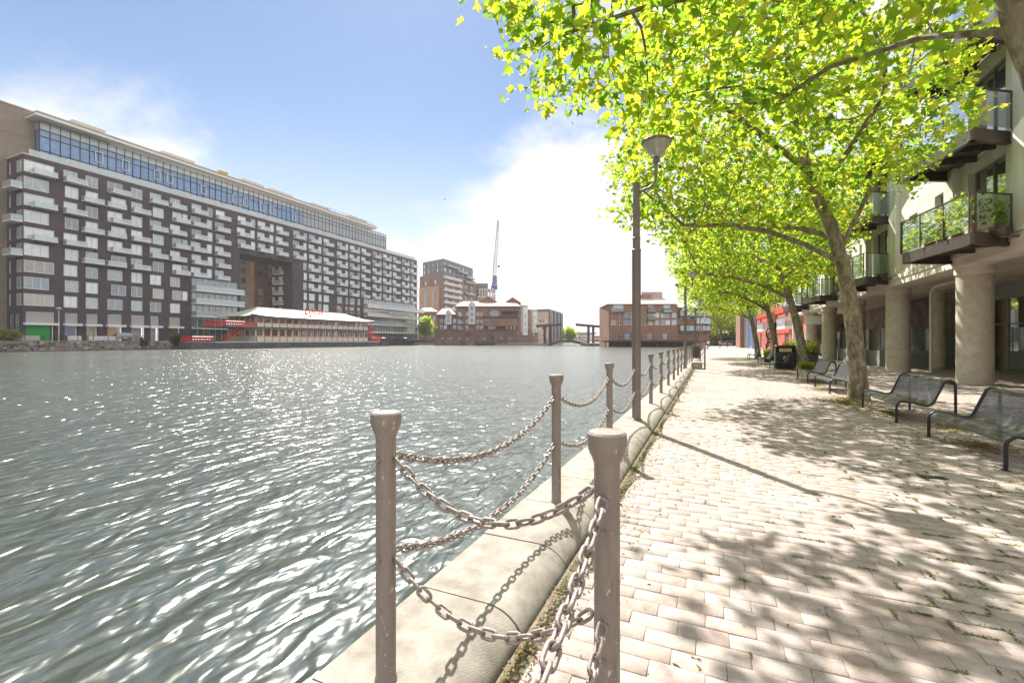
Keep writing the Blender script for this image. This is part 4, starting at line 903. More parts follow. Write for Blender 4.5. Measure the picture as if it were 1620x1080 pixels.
# ------------------------------------------------------------------ long dark brick apartment block across the dock
M['dark_brick'] = brickmat('dark_brick', (.070,.046,.058), (.10,.070,.083), (.12,.10,.10), weather=.22)
M['tan_brick'] = brickmat('tan_brick', (.30,.225,.165), (.36,.28,.21), (.36,.31,.25), weather=.16)
M['pale_slab'] = pmat('pale_slab', (.60,.57,.52), .7, 0, .06, .5)
M['roof_tan'] = pmat('roof_fascia', (.42,.33,.25), .6, .1, .08, .3)
XB, Y0, Y1, ZT = -126.0, 42.6, 174.5, 39.0
ab = thing('apartment_block', 'very long dark brick apartment block with white balconies and a square archway', 'building', (XB, 107, FQ), world=True)
f = Fac(XB, Y0, PI/2); U = lambda y: y-Y0
FH = 3.36; ZR = [8.35+FH*k for k in range(9)]
wins, bals, ops = [], [], []
ARCH = (88.0, 106.0, FQ, 27.2)
def clear(a, e, z0, z1):
    if a < ARCH[1]+1.0 and e > ARCH[0]-1.0 and z0 < ARCH[3]+.9: return False
    if z0 < 18.6 and ((74 < e and a < 88) or e > 138.6): return False
    return e < Y1-.5
def addw(a, w, r, bal=None, nx=2, h=2.45):
    z = ZR[r]+.35
    if not clear(a, a+w, z, z+h): return
    wins.append((a, a+w, z, z+h, nx, r))
    if bal is not None and clear(bal, bal+3.6, z, z+h): bals.append((bal, bal+3.6, z-.22))
for r in range(9):
    odd = r % 2; low = r < 3
    # corner bay, three bays of single windows, then the staggered pattern
    addw(Y0+.12, 4.6 if odd == 0 else 3.8, r, None if low else (Y0+1.2 if odd == 0 else None), 3)
    addw(48.8+(.2 if odd else 0), 2.3, r, None if (low or odd) else 48.7, 2)
    addw(52.5, 2.2, r, None if (low or not odd) else 51.7, 2)
    addw(56.4+(.7 if odd else 0), 2.9, r, None if low else (55.9 if odd else 56.8), 2)
    addw(61.0, 2.3, r, None if (low or not odd) else 60.9, 2)
    addw(64.9+(.6 if odd else 0), 2.5, r, None if (low or odd) else 64.7, 2)
    addw(69.4+(.5 if odd else 0), 2.4, r, None if low else 69.1+(.9 if odd else 0), 2)
    u = 74.6; k = 0
    while u < Y1-2:
        s = u-(2.4 if odd else 0)
        lowr = r < (3 if u > 106 else 0)
        if not odd:
            addw(s, 2.5, r, None if lowr else s-.1, 2)
            if k % 3 != 1: addw(s+4.15, 1.35, r, None, 1)
        else:
            addw(s, 1.4, r, None, 1) if k % 3 != 2 else None
            addw(s+2.2, 2.5, r, None if lowr else s+2.1, 2)
        u += 6.35; k += 1
camv = Vector((0,0,1.55))
wins.sort(key=lambda w: math.hypot(XB, (w[0]+w[1])/2)); bals.sort(key=lambda w: math.hypot(XB, w[0]))
PM = [M['pane_curtain'], M['pane_mid'], M['pane_dark'], M['pane_warm']]
def pick(r): x = random.random(); return (0 if x < .54 else 1 if x < .84 else 2) if r >= 3 else (0 if x < .3 else 1 if x < .5 else 2 if x < .75 else 3)
rest = []
for i, (a, e, z0, z1, nx, r) in enumerate(wins):
    ops.append((U(a), U(e), z0, z1)); pk = pick(r)
    if i < 95: window(ab, f, U(a), U(e), z0, z1, nx, 1, M['white_frame'], PM[pk], -.10, .14)
    else: rest.append((U(a), U(e), z0, z1, nx, 1, pk))
merged_windows(ab, f, rest, M['white_frame'], PM, -.10, .13)
for i, (a, e, z) in enumerate(bals[:95]): balcony(ab, f, U(a), U(e), z, 1.5, M['white_paint'], M['frosted_glass'], M['white_paint'], th=.2, gh=.88)
if bals[95:]:
    s_, g_ = MB(), MB()
    for a, e, z in bals[95:]:
        f.box(s_, U(a), U(e), 0, 1.5, z, z+.22); f.box(g_, U(a)+.04, U(e)-.04, 1.44, 1.48, z+.22, z+1.08); f.box(g_, U(a)+.04, U(a)+.07, .02, 1.43, z+.22, z+1.08); f.box(g_, U(e)-.07, U(e)-.04, .02, 1.43, z+.22, z+1.08)
    o = tag(s_.build('balcony', M['white_paint'], ab), kind='stuff'); tag(g_.build('balustrade', M['frosted_glass'], o), kind='stuff')
# ground floor shops with shutters and flat canopies, the archway, the strips of long balconies
shops = [(43.4,49.0),(51.2,53.6),(55.2,57.6),(59.6,63.2),(65.6,69.0),(70.4,72.3),(75.0-1.3,75.9)]
shops = [(43.0,47.4),(49.0,51.2),(52.6,54.7),(56.4,59.2),(61.0,63.8),(65.0,66.9),(69.2,71.8)]
GSH = pmat('grey_shutter', (.42,.40,.38), .6, 0, .06, 4, stretch=(1,1,8)); GRN = pmat('green_shutter', (.02,.36,.06), .5, 0, .08, 3)
def fpart(name, mat, *boxes):
    b = MB()
    for q in boxes: f.box(b, *q)
    return b.build(name, mat, ab)
for i, (a, e) in enumerate(shops):
    ops.append((U(a), U(e), FQ+.05, 7.6)); fpart('canopy', M['white_paint'], (U(a)-.35, U(e)+.35, .0, 1.1, 4.75, 5.25))
    fpart('shutter', GSH, (U(a)+.05, U(e)-.05, -.2, -.12, 5.3, 7.55)); fpart('door_post', M['white_paint'], (U(e)-.45, U(e)-.3, -.18, -.02, FQ+.06, 4.74))
    if i in (0, 4, 5): fpart('shutter', GRN if i == 0 else GSH, (U(a)+.05, U(e)-.7, -.2, -.1, FQ+.06, 4.7))
    else: fpart('shop_window', M['pane_warm'], (U(a)+.05, U(e)-.5, -.25, -.15, FQ+.06, 4.74))
strips = [(74.6, 87.6), (139.2, Y1-.4)]
for a, e in strips: ops.append((U(a), U(e), FQ+.05, 18.4))
ops.append((U(ARCH[0]), U(ARCH[1]), ARCH[2], ARCH[3], 10.0))
for k, y in enumerate(lin(110, 134, 6)): ops.append((U(y-1.4), U(y+1.4), FQ+.05, 7.0)); window(ab, f, U(y-1.4), U(y+1.4), FQ+.05, 7.0, 2, 2, M['dark_frame'], M['pane_dark'], -.15, .1)
w = MB(); wall_mesh(w, f, 0, U(Y1), FQ-1, ZT, ops, .45)
fe = Fac(XB-7.0, Y0, 0); eops = []
for r in range(9):
    z = ZR[r]+.35; eops += [(1.0, 1.7, z, z+2.45), (4.2, 6.86, z, z+2.45)]
    window(ab, fe, 1.0, 1.7, z, z+2.45, 1, 1, M['white_frame'], M['pane_curtain'], -.1, .12); window(ab, fe, 4.2, 6.86, z, z+2.45, 2, 1, M['white_frame'], M['pane_mid'], -.1, .12)
    if r % 2 == 1 and r > 1: balcony(ab, fe, 3.2, 7.0, z-.22, 1.7, M['white_paint'], M['frosted_glass'], M['white_paint'], th=.22, gh=1.1)
for a in (.8, 3.2): eops.append((a, a+2.2, FQ+.05, 7.2)); window(ab, fe, a, a+2.2, FQ+.05, 7.2, 2, 2, M['dark_frame'], M['pane_mid'], -.15, .1)
wall_mesh(w, fe, 0, 7.0, FQ-1, ZT, eops, .35)
w.face([(XB,Y0,ZT),(XB,Y1,ZT),(XB-16,Y1,ZT),(XB-16,Y0,ZT)]); w.face([(XB,Y1,FQ),(XB-16,Y1,FQ),(XB-16,Y1,ZT),(XB,Y1,ZT)]); w.build('wall', M['dark_brick'], ab)
b = MB(); f.box(b, -.1, U(Y1)+.1, -.5, .06, ZT+.002, ZT+.28); fe.box(b, 0, 6.5, -.5, .06, ZT+.003, ZT+.28); b.build('parapet', M['pale_slab'], ab)
for a, e in strips:
    g = MB(); fr = MB(); g.face([f.P(U(a),FQ,-.42), f.P(U(e),FQ,-.42), f.P(U(e),18.4,-.42), f.P(U(a),18.4,-.42)]); g.build('strip_glazing', M['pane_mid'], ab)
    k = int((e-a)/1.6)
    for i in range(k+1): u = U(a)+(U(e)-U(a))*i/k; f.box(fr, u-.06, u+.06, -.41, -.3, FQ, 18.39)
    for z in (5.3, 8.35, 11.7, 15.1): f.box(fr, U(a), U(e), -.415, -.25, z-.35, z)
    fr.build('strip_mullion', M['white_frame'], ab)
    for z in (7.9, 11.3, 14.7): balcony(ab, f, U(a)-.1, U(e)+(.3 if a < 100 else 3.0), z, 2.2, M['white_paint'], M['frosted_glass'], M['white_paint'], th=.35, gh=1.15)
    b = MB(); f.box(b, U(a), U(e)+.2, 0, 2.6, 4.7, 5.25); b.build('canopy', M['white_paint'], ab)
fv = Fac(XB-10, ARCH[1], 0)
for r in range(6):
    z = 8.0+FH*r-1.0; window(ab, fv, 3.6, 5.3, z+.2, z+2.5, 2, 1, M['white_frame'], M['pane_curtain'], .06, .12); window(ab, fv, .6, 1.7, z+.2, z+2.5, 1, 1, M['white_frame'], M['pane_curtain'], .06, .12)
    balcony(ab, fv, 2.4, 6.0, z-.25, 1.4, M['white_paint'], M['frosted_glass'], M['white_paint'], th=.22, gh=1.1)
# recessed glass penthouse with an oversailing roof
XC = -131.0; fc = Fac(XC, 46.8, PI/2); CL = 158.5-46.8
g = MB(); g.face([fc.P(0,ZT,0), fc.P(CL,ZT,0), fc.P(CL,46.7,0), fc.P(0,46.7,0)]); g.face([(XC-10,46.8,ZT),(XC,46.8,ZT),(XC,46.8,46.7),(XC-10,46.8,46.7)]); g.face([(XC,46.8+CL,ZT),(XC-10,46.8+CL,ZT),(XC-10,46.8+CL,46.7),(XC,46.8+CL,46.7)]); pg = g.build('penthouse_glazing', M['pane_blue'], ab)
fr = MB(); k = 66
for i in range(k+1): u = CL*i/k; fc.box(fr, u-.05, u+.05, .003, .16, ZT, 48.3)
fc.box(fr, 0, CL, .004, .12, 42.2, 42.36); fc.box(fr, 0, CL, .004, .12, 45.2, 45.36); fc.box(fr, 0, CL, .004, .14, 46.6, 46.75)
for i in range(6): fr.box(XC-1.6*i-.05, XC-1.6*i+.05, 46.70, 46.797, ZT, 48.3)
fr.build('penthouse_mullion', M['dark_metal'], pg)
b = MB(); fc.box(b, 0, CL, .02, .05, 46.76, 48.3); b.box(XC-10, XC, 46.72, 46.75, 46.76, 48.3); b.build('glass_parapet', M['frosted_glass'], pg)
b = MB(); fc.box(b, CL*.60, CL-.3, .02, .06, 42.4, 46.5); b.build('louvre', pmat('pale_louvre', (.42,.45,.47), .5, .2, .12, 1.2, stretch=(1,4,.2)), ab)
for u, zz, ww, hh in ((9.4,43.3,1.5,2.6),(14.6,43.2,1.5,2.6),(21.5,43.3,1.4,2.4),(24.4,43.3,1.5,2.4),(33.0,43.0,1.5,2.5),(42.0,43.1,1.6,2.4),(45.5,43.0,1.6,2.4),(51.0,43,1.5,2.5),(54.5,43,1.5,2.5),(63,43,1.4,2.4)):
    b = MB()
    for q0, q1, r0, r1 in ((0,.16,0,hh),(ww-.16,ww,0,hh),(.161,ww-.161,0,.16),(.161,ww-.161,hh-.16,hh)): fc.box(b, u+q0, u+q1, .17, .3, zz-.2+r0, zz-.2+r1)
    b.build('penthouse_opening', M['white_frame'], ab)
random.seed(4)
u = 3.0
while u < 92:
    ww = 5.2 if random.random() < .6 else 4
    b = MB()
    for q0, q1, r0, r1 in ((0,.14,0,1.5),(ww-.14,ww,0,1.5),(ww/2-.07,ww/2+.07,.141,1.35),(.141,ww-.141,0,.14),(.141,ww-.141,1.36,1.5)): f.box(b, U(46.8)+u+q0, U(46.8)+u+q1, -1.2, -1.05, ZT+.3+r0, ZT+.3+r1)
    b.build('terrace_frame', M['white_frame'], ab); u += ww+1.2+random.random()*3
b = MB(); f.box(b, 1.0, U(Y1)-1, -.42, -.38, ZT+.285, ZT+1.45); b.build('terrace_balustrade', M['frosted_glass'], ab)
b = MB(); b.box(XC-12, XC+2.2, 45.6, 150, 48.9, 49.7); rf = b.build('roof', M['roof_tan'], ab)
b = MB(); b.box(XC-11, XC+2.5, 45.3, 150.2, 48.62, 48.895); b.box(XC+2.21, XC+2.5, 45.3, 150.2, 48.90, 49.1); b.build('roof_edge', M['white_paint'], rf)
for y, l in ((52,6),(70,8),(92,7),(101,9),(118,8),(136,10)): b = MB(); b.box(XC-7, XC+.6, y, y+l, 49.702, 51.0); b.build('plant_box', M['pale_slab'], rf)
b = MB(); railing_pts = [(XC+1.5, 124, 49.7), (XC+1.5, 149, 49.7)]
for k in range(14): b.box(XC+1.4, XC+1.5, 124+k*1.9, 124.06+k*1.9, 49.701, 50.7)
b.box(XC+1.42, XC+1.48, 124, 149, 50.701, 50.78); b.build('roof_rail', M['dark_metal'], rf)
yl = MB(); yl.box(XC+.9, XC+1.9, 84, 86.5, 49.701, 50.6); yl.build('tarpaulin', pmat('yellow_sheet', (.6,.42,.03), .6), rf)

t = thing('brick_warehouse', 'plain tan brick block rising behind the end of the dark apartment block', 'building', (-150, 20, FQ), world=True)
b = MB(); b.box(-178, -133.05, -90, 60, FQ-1, 50.4); b.build('wall', M['tan_brick'], t); b = MB(); b.box(-178.1, -132.9, -90.1, 60.1, 50.402, 50.75); b.build('coping', M['roof_tan'], t)
b = MB()
for z in (44.8, 38, 31, 24, 17, 10): b.box(-133.04, -132.98, -90, 60, z, z+.12)
b.build('string_course', M['tan_brick'], t)
# blocks seen through the archway
M['cream'] = pmat('cream_render', (.72,.64,.50), .8, 0, .06, .3); M['orange_brick'] = brickmat('orange_brick', (.42,.21,.10), (.48,.26,.13), (.42,.34,.25))
for nm, lab, y0_, y1_, mm, cols in (('cream_building', 'cream rendered block seen through the left side of the archway', 90, 105.6, 'cream', 4), ('brick_building', 'orange brick block seen through the right side of the archway', 107.2, 140, 'orange_brick', 8)):
    t = thing(nm, lab, 'building', (-155, (y0_+y1_)/2, FQ), world=True); ff = Fac(-146, y0_, PI/2); L_ = y1_-y0_
    o2 = win_grid(t, ff, lin(2.4, L_-2.4, cols), [4.5+3.3*k for k in range(8)], 1.9, 2.2, 2, 1, M['white_frame'], [M['pane_mid'], M['pane_dark'], M['pane_curtain']], d=-.12, fw=.12)
    w = MB(); wall_mesh(w, ff, 0, L_, FQ-1, 33, o2, .3); w.face([(-146,y0_,33),(-146,y1_,33),(-170,y1_,33),(-170,y0_,33)]); w.face([(-170,y0_,FQ),(-146,y0_,FQ),(-146,y0_,33),(-170,y0_,33)]); w.build('wall', M[mm], t)

# ------------------------------------------------------------------ far quay: rubble wall, railing, lamp, car, bush
M['rubble'] = islandmat('rubble_stone', [(0,(.22,.19,.16)),(.3,(.34,.30,.25)),(.6,(.44,.40,.34)),(.8,(.30,.22,.18)),(1,(.55,.50,.44))], .95, 2, .3, .8, 12)
b = MB(); rg = np.random.default_rng(9); y = 20.0
while y < 77:
    z = -.6
    while z < FQ-.02:
        h = min(.35+rg.random()*.35, FQ+.04-z); l = .5+rg.random()*.9; yy_ = y+rg.normal(0,.1); d = rg.random()*.3
        V = [(-118.2+d*(1 if c in (1,2) else 0)+rg.normal(0,.05)-(0 if c in (1,2) else .5), yy_+(l if c > 1 else 0)+rg.normal(0,.05), z+(h if q else 0)+rg.normal(0,.04)) for q in (0,1) for c in range(4)]
        b.mesh(V, [(3,2,1,0),(4,5,6,7),(0,1,5,4),(1,2,6,5),(2,3,7,6),(3,0,4,7)]); z += h*.93
    y += .55+rg.random()*.35
tag(b.build('rubble_wall', M['rubble'], None), 'rough rubble stone quay wall below the dark apartment block', 'wall')
b = MB(); b.box(-118.6, -118.3, 77, 420, -2, FQ-.1); b.box(-118.7, -118.05, 77, 420, FQ-.099, FQ+.12); tag(b.build('quay_wall', M['dark_brick'], None), 'dark straight quay wall behind the floating restaurant', 'wall')
t = thing('railing', 'black railing along the rubble wall across the dock', 'railing', (-118.9, 50, FQ), world=True); railing(t, [(-118.9, 25, FQ), (-118.9, 74, FQ)], 1.15, 3, M['black_metal'], .05, .03, 2.6)
lp2 = thing('quay_lamp', 'small grey street lamp on the far quay before the corner bay', 'street lamp', (-119.6, 45.6, FQ)); b = MB(); b.lathe([(.12,0),(.09,.2),(.06,6.2)], n=10); b.build('pole', M['steel'], lp2, 40); b = MB(); b.lathe([(.08,6.2),(.45,6.5),(.45,6.6),(.1,6.75)], n=14); b.build('lamp_head', M['white_paint'], lp2, 40)
for y, l, w in ((50.6, 4.6, 'long white hoarding panel on the far quay beside the green shutter'), (47.2, 2.2, 'short white hoarding panel on the far quay in front of the green shutter'), (39.0, 4.0, 'grey hoarding panel at the left end of the far quay')):
    t = thing('hoarding', w, 'barrier', (-120.2, y, FQ)); b = MB(); b.bbox(-.06, .06, 0, l, .15, 1.05, .02); b.build('panel', M['white_paint'] if y > 45 else M['pale_slab'], t); b = MB()
    for q in (.2, l-.25): b.box(-.3, .3, q, q+.06, 0, .149)
    b.build('foot', M['dark_metal'], t)
far_tree('bush', 'dark green bush growing out of the rubble wall', 'bush', (-118.0, 66.6, FQ-1.1), 2.6, 1.3, 30, .5, .0, 31, M['leaf_dark'], trunk=False, n=40)
far_tree('bush', 'low olive hedge bush at the left end of the far quay', 'bush', (-121.0, 39.0, FQ), 1.9, 1.6, 30, .45, .0, 33, M['leaf_yellow'], trunk=False, n=40)
far_tree('bush', 'straggly brown weeds hanging on the rubble wall', 'bush', (-118.0, 59.5, FQ-1.2), 1.7, .9, 16, .35, .0, 35, M['dead_leaf'], trunk=False, n=24)
def car_paint(name, c): return pmat(name, c, .28, .55, .04, 2)
M['tyre'] = pmat('tyre', (.015,.015,.015), .9); M['car_glass'] = panemat('car_glass', (.02,.025,.03)); M['headlight'] = pmat('headlight', (.8,.8,.8), .15, .3); M['tail'] = pmat('tail_lamp', (.4,.02,.02), .3)
def car(label, loc, rz, paint, group='cars parked on the far quay', h=1.0):
    """length along x, front at +x"""
    t = thing('parked_car', label, 'car', loc, rz, group); w = .9
    low = [(-2.2,.32),(-2.28,.6),(-2.22,.92),(-1.2,1.0),(1.0,.98),(1.9,.82),(2.2,.62),(2.22,.34)]; b = MB(); n = len(low)
    V = []
    for s, inset in ((-1,.07),(-1,0),(1,0),(1,.07)):
        V += [(x*(1-(.01 if inset else 0)), s*(w-(inset if z > .7 else inset*.6)), z) for x, z in low]
    F = [tuple(range(n)), tuple(range(4*n-1, 3*n-1, -1))]+[(k*n+i, k*n+n+i, k*n+n+(i+1)%n, k*n+(i+1)%n) for k in range(3) for i in range(n)]
    b.mesh(V, F)
    top = [(-2.05,.98),(-1.75,1.42*h+.05),(-1.2,1.52*h+.06),(.1,1.50*h+.06),(1.05,1.0)]; m_ = len(top); V = []
    for s in (-1, 1): V += [(x, s*(w-.05-.20*max(0, (z-.98)/.55)), z) for x, z in top]
    b.mesh(V, [tuple(range(m_)), tuple(range(2*m_-1, m_-1, -1))]+[(i, m_+i, m_+(i+1)%m_, (i+1)%m_) for i in range(m_)]); b.build('body', paint, t, 50)
    g = MB()
    for s in (-1, 1):
        side = [(-1.85,1.06),(-1.62,1.38*h+.03),(-1.15,1.44*h+.05),(.05,1.43*h+.05),(.78,1.06)]
        pts = [(x, s*(w-.045-.20*max(0,(z-.98)/.55)+.006), z) for x, z in side]; g.face(pts if s < 0 else pts[::-1])
    def ins(a, c, fr): return a[0]+(c[0]-a[0])*fr, a[1]+(c[1]-a[1])*fr
    for a, c, dx in ((top[4], top[3], .012), (top[0], top[1], -.012)):
        q0, q1 = ins(a, c, .12), ins(a, c, .9); pts = [(q0[0]+dx, -.72, q0[1]+.012), (q0[0]+dx, .72, q0[1]+.012), (q1[0]+dx, .60, q1[1]+.012), (q1[0]+dx, -.60, q1[1]+.012)]; g.face(pts)
    g.build('window_glass', M['car_glass'], t)
    for x in (-1.35, 1.38):
        for s in (-1, 1):
            q = MB(); V = []
            for yy2 in (-.1, .1): V += [(.33*math.cos(2*PI*k/18), yy2, .33*math.sin(2*PI*k/18)) for k in range(18)]
            q.mesh(V, [tuple(range(17,-1,-1)), tuple(range(18,36))]+[(k,(k+1)%18,18+(k+1)%18,18+k) for k in range(18)]); wl = q.build('wheel', M['tyre'], t, 40); wl.location = (x, s*.83, .33)
            q = MB(); q.face([(.2*math.cos(2*PI*k/14), s*.103, .2*math.sin(2*PI*k/14)) for k in range(14)][::(1 if s < 0 else -1)]); q.build('rim', M['steel'], wl)
    for s in (-1, 1):
        q = MB(); q.box(2.06, 2.2, s*.7-.16, s*.7+.16, .62, .76); q.build('headlight', M['headlight'], t); q = MB(); q.box(-2.29, -2.2, s*.72-.12, s*.72+.12, .7, .9); q.build('tail_lamp', M['tail'], t)
    return t
c1 = car('silver people carrier parked alone before the shops', (-121.2, 56.4, FQ), -PI/2, car_paint('silver_paint', (.36,.36,.38)), h=1.08); c1.scale = (1.1,1.1,1.1)
for y, cc, w in ((131.5, (.75,.75,.75), 'white car parked just right of the floating restaurant'), (138.5, (.03,.03,.035), 'black car parked second beyond the restaurant'), (145.0, (.10,.10,.12), 'dark grey car parked third beyond the restaurant'), (151.5, (.12,.03,.03), 'dark red car parked fourth beyond the restaurant'), (158, (.04,.05,.07), 'navy car parked fifth beyond the restaurant')):
    car(w, (-121.3, y, FQ), -PI/2 if y != 145 else PI/2, car_paint('paint_%d' % y, cc))

# ------------------------------------------------------------------ floating restaurant
M['boat_red'] = pmat('boat_red', (.68,.035,.03), .45, 0, .1, 1); M['boat_cream'] = pmat('boat_cream', (.78,.73,.62), .6, 0, .06, .6); M['boat_roof'] = pmat('boat_roof', (.50,.49,.38), .55, 0, .06, .4, stretch=(4,1,1)); M['hull'] = pmat('hull', (.10,.105,.115), .6, .1, .35, .7)
M['boat_green'] = pmat('boat_green', (.03,.06,.045), .5)
BXo, BXi, BY0_, BY1_ = -104.6, -115.6, 70.0, 117.0
bt = thing('restaurant_boat', 'two storey floating restaurant with a cream hipped roof and red rails', 'boat', (-110, 93, WZ), world=True)
b = MB(); hp = [(-115.8,67),(-104.4,67),(-103.9,69),(-103.9,122),(-104.6,123.5),(-115.8,123.5)]; b.prism(hp, WZ-.6, 1.15); b.build('hull', M['hull'], bt)
b = MB(); b.prism([(x*1.0-(.0), y) for x, y in hp], 1.152, 1.34); b.build('deck', M['boat_cream'], bt)
fb = Fac(-105.2, 77.4, PI/2); LB = 39.4; o2 = []
n = 18
for lev, (z0, z1, u0) in enumerate(((2.75, 4.55, 0), (6.1, 7.35, 0))):
    for i in range(n):
        u = u0+.35+i*(LB-.5)/n; w = (LB-.5)/n-.35
        if lev == 1 and i < 0: continue
        o2.append((u, u+w, z0, z1)); window(bt, fb, u, u+w, z0, z1, 2, 1, M['boat_red'] if (i*7+lev*3) % 5 else M['boat_cream'], M['pane_warm'] if (lev == 1 and (i < 4 or i > 15)) or i % 6 == 0 else M['pane_boat'], -.06, .09)
w = MB(); wall_mesh(w, fb, 0, LB, 1.342, 7.7, o2, .2); fs = Fac(-115.4, 77.4, 0); o3 = []
for lev, z0 in ((0, 2.75), (1, 6.0)):
    for i in range(5): u = .6+i*2.0; o3.append((u, u+1.5, z0, z0+1.5)); window(bt, fs, u, u+1.5, z0, z0+1.5, 2, 1, M['boat_red'], M['pane_warm'], -.06, .09)
wall_mesh(w, fs, 0, 10.2, 1.342, 7.7, o3, .2); w.face([(-105.2,116.8,1.342),(-115.4,116.8,1.342),(-115.4,116.8,7.7),(-105.2,116.8,7.7)]); w.face([(-115.4,116.8,1.342),(-115.4,77.4,1.342),(-115.4,77.4,7.7),(-115.4,116.8,7.7)]); w.build('cabin_wall', M['boat_cream'], bt)
b = MB(); b.box(-115.5, -103.95, 69, 119.5, 4.75, 4.93); b.build('upper_deck', M['boat_green'], bt)
rl, po = MB(), MB(); fo = Fac(-104.1, 77.0, PI/2)
for z0 in (1.342, 4.932):
    k = 18
    for i in range(k):
        u0, u1 = 40.0*i/k, 40.0*(i+1)/k; fo.box(rl, u0+.12, u1-.12, -.06, 0, z0+.15, z0+1.2); fo.box(po, u0-.07, u0+.07, -.09, .04, z0, z0+1.3)
    fo.box(po, 40-.07, 40.07, -.09, .04, z0, z0+1.3); fo.box(po, .071, 39.92, -.07, .02, z0+1.201, z0+1.29)
rl.build('railing_panel', M['boat_cream'], bt); po.build('railing_post', M['boat_red'], bt)
b = MB()
for i in range(19): u = 40.0*i/18; fo.box(b, u-.05, u+.05, -.30, -.20, 1.342, 7.6)
for z in (4.6, 7.45): fo.box(b, 0, 40, -.19, -.10, z, z+.14)
b.build('column', M['boat_cream'], bt)
# red open railings and stairs at both ends
b = MB()
def open_rail(pts, z0, h):
    for i in range(len(pts)-1):
        a, c = Vector((*pts[i], z0)), Vector((*pts[i+1], z0)); k = max(1, int((c-a).length/.55))
        for j in range(k+1): q = a.lerp(c, j/k); b.tube([q, q+Vector((0,0,h))], .09, 5)
        for z in (h*.5, h): b.tube([a+Vector((0,0,z)), c+Vector((0,0,z))], .09, 5)
open_rail([(-112.3,69.2),(-104.1,69.2),(-104.1,76.8)], 4.93, 1.25); open_rail([(-104.1,117.2),(-104.1,119.4),(-115.3,119.4)], 4.93, 1.25); open_rail([(-108.5,62.0),(-104.6,62.0),(-104.6,66.8)], 1.2, 1.25); open_rail([(-104.1,118.2),(-104.1,123.2)], 1.34, 1.2)
b.build('open_railing', M['boat_red'], bt)
b = MB()
for y_, sgn, x0 in ((69.6, 1, -104.9), (123.2, -1, -104.9)):
    for k in range(14): b.box(x0-1.1, x0, y_+sgn*.36*k-.17, y_+sgn*.36*k+.17, 1.34+.255*k, 1.42+.255*k)
    for dx in (-1.15, .05):
        b.tube([(x0+dx, y_, 1.3), (x0+dx, y_+sgn*.36*13, 1.3+.255*13)], .10, 5); b.tube([(x0+dx, y_, 2.4), (x0+dx, y_+sgn*.36*13, 2.4+.255*13)], .07, 5)
        for k in range(0, 14, 2): b.tube([(x0+dx, y_+sgn*.36*k, 1.34+.255*k), (x0+dx, y_+sgn*.36*k, 2.4+.255*k)], .05, 5)
b.build('stair', M['boat_red'], bt)
b = MB(); b.box(-109, -104.4, 61.7, 66.9, WZ-.5, 1.2); b.build('landing_pontoon', M['hull'], bt); b = MB(); b.box(-115.6, -104.2, 123.6, 127.5, WZ-.5, 1.2); b.build('landing_pontoon', M['hull'], bt)
# hipped roof with upswept eaves
EX0, EX1, EY0, EY1 = -117.0, -102.9, 75.0, 119.2; rx = -110; ry0, ry1 = 81.5, 111.5
def roofz(t): return 7.75+2.8*(t**1.35)
V, F = [], []; NL = 6; NS = 12
for i in range(NL+1):
    t = i/NL; x0, x1 = EX0+(rx-.3-EX0)*t, EX1+(rx+.3-EX1)*t; y0_, y1_ = EY0+(ry0-EY0)*t, EY1+(ry1-EY1)*t
    ring = []
    cs = [(x0,y0_),(x1,y0_),(x1,y1_),(x0,y1_)]
    for c in range(4):
        for s in range(NS): q = s/NS; a_, e_ = cs[c], cs[(c+1)%4]; cor = abs(2*q-1)**8; ring.append((a_[0]+(e_[0]-a_[0])*q, a_[1]+(e_[1]-a_[1])*q, roofz(t)+.45*cor*(1-t)**2))
    V += ring
R_ = 4*NS
for i in range(NL):
    for j in range(R_): F.append((i*R_+j, i*R_+(j+1)%R_, (i+1)*R_+(j+1)%R_, (i+1)*R_+j))
F.append(tuple(range(NL*R_, (NL+1)*R_))); b = MB(); b.mesh(V, F); b.mesh([(v[0], v[1], v[2]-.12) for v in V[:R_]], [tuple(range(R_-1,-1,-1))]); rf = b.build('roof', M['boat_roof'], bt, 25)
b = MB()
for j in range(R_): p_, q_ = V[j], V[(j+1)%R_]; b.face([(p_[0],p_[1],p_[2]-.16),(q_[0],q_[1],q_[2]-.16),(q_[0],q_[1],q_[2]+.015),(p_[0],p_[1],p_[2]+.015)])
b.build('eave_edge', M['boat_green'], rf)
def letters(txt, name, mat, parent, loc, rot, size, depth, shear=0, rootloc=None):
    cu = bpy.data.curves.new(name, 'FONT'); cu.body = txt; cu.size = size; cu.extrude = depth; cu.shear = shear; cu.align_x = 'CENTER'; cu.bevel_depth = .0
    o = bpy.data.objects.new(name+'_c', cu); COL.objects.link(o); dg = bpy.context.evaluated_depsgraph_get(); me = bpy.data.meshes.new_from_object(o.evaluated_get(dg)); bpy.data.objects.remove(o)
    me.materials.clear(); me.materials.append(mat); q = link(name, me, parent); q.location = Vector(loc)-(parent.location if parent and parent.type == 'EMPTY' and parent.get('_w') else Vector((0,0,0))); q.rotation_euler = rot; return q
sg = thing('roof_sign', 'red lettered sign with a swash standing on the boat roof', 'sign', (-106.6, 95.7, 9.0), world=True)
letters('Lotus', 'letters', M['boat_red'], sg, (-105.8, 96.2, 9.25), (PI/2, 0, PI/2), 3.0, .08, .3)
b = MB(); pts = [(-105.8, 91.8+.55*k, 8.95+.28*math.sin(k*.5)-.03*k) for k in range(15)]; b.tube(pts, [.03+.13*math.sin(PI*k/14) for k in range(15)], 6); b.build('swash', M['boat_red'], sg, 60)
b = MB()
for y_ in (92.7, 95.7, 99.2): b.tube([(-106.0,y_,8.4),(-106.0,y_,10.6)], .04, 5); b.tube([(-106.02,y_,10.0),(-107.6,y_,9.0)], .04, 5)
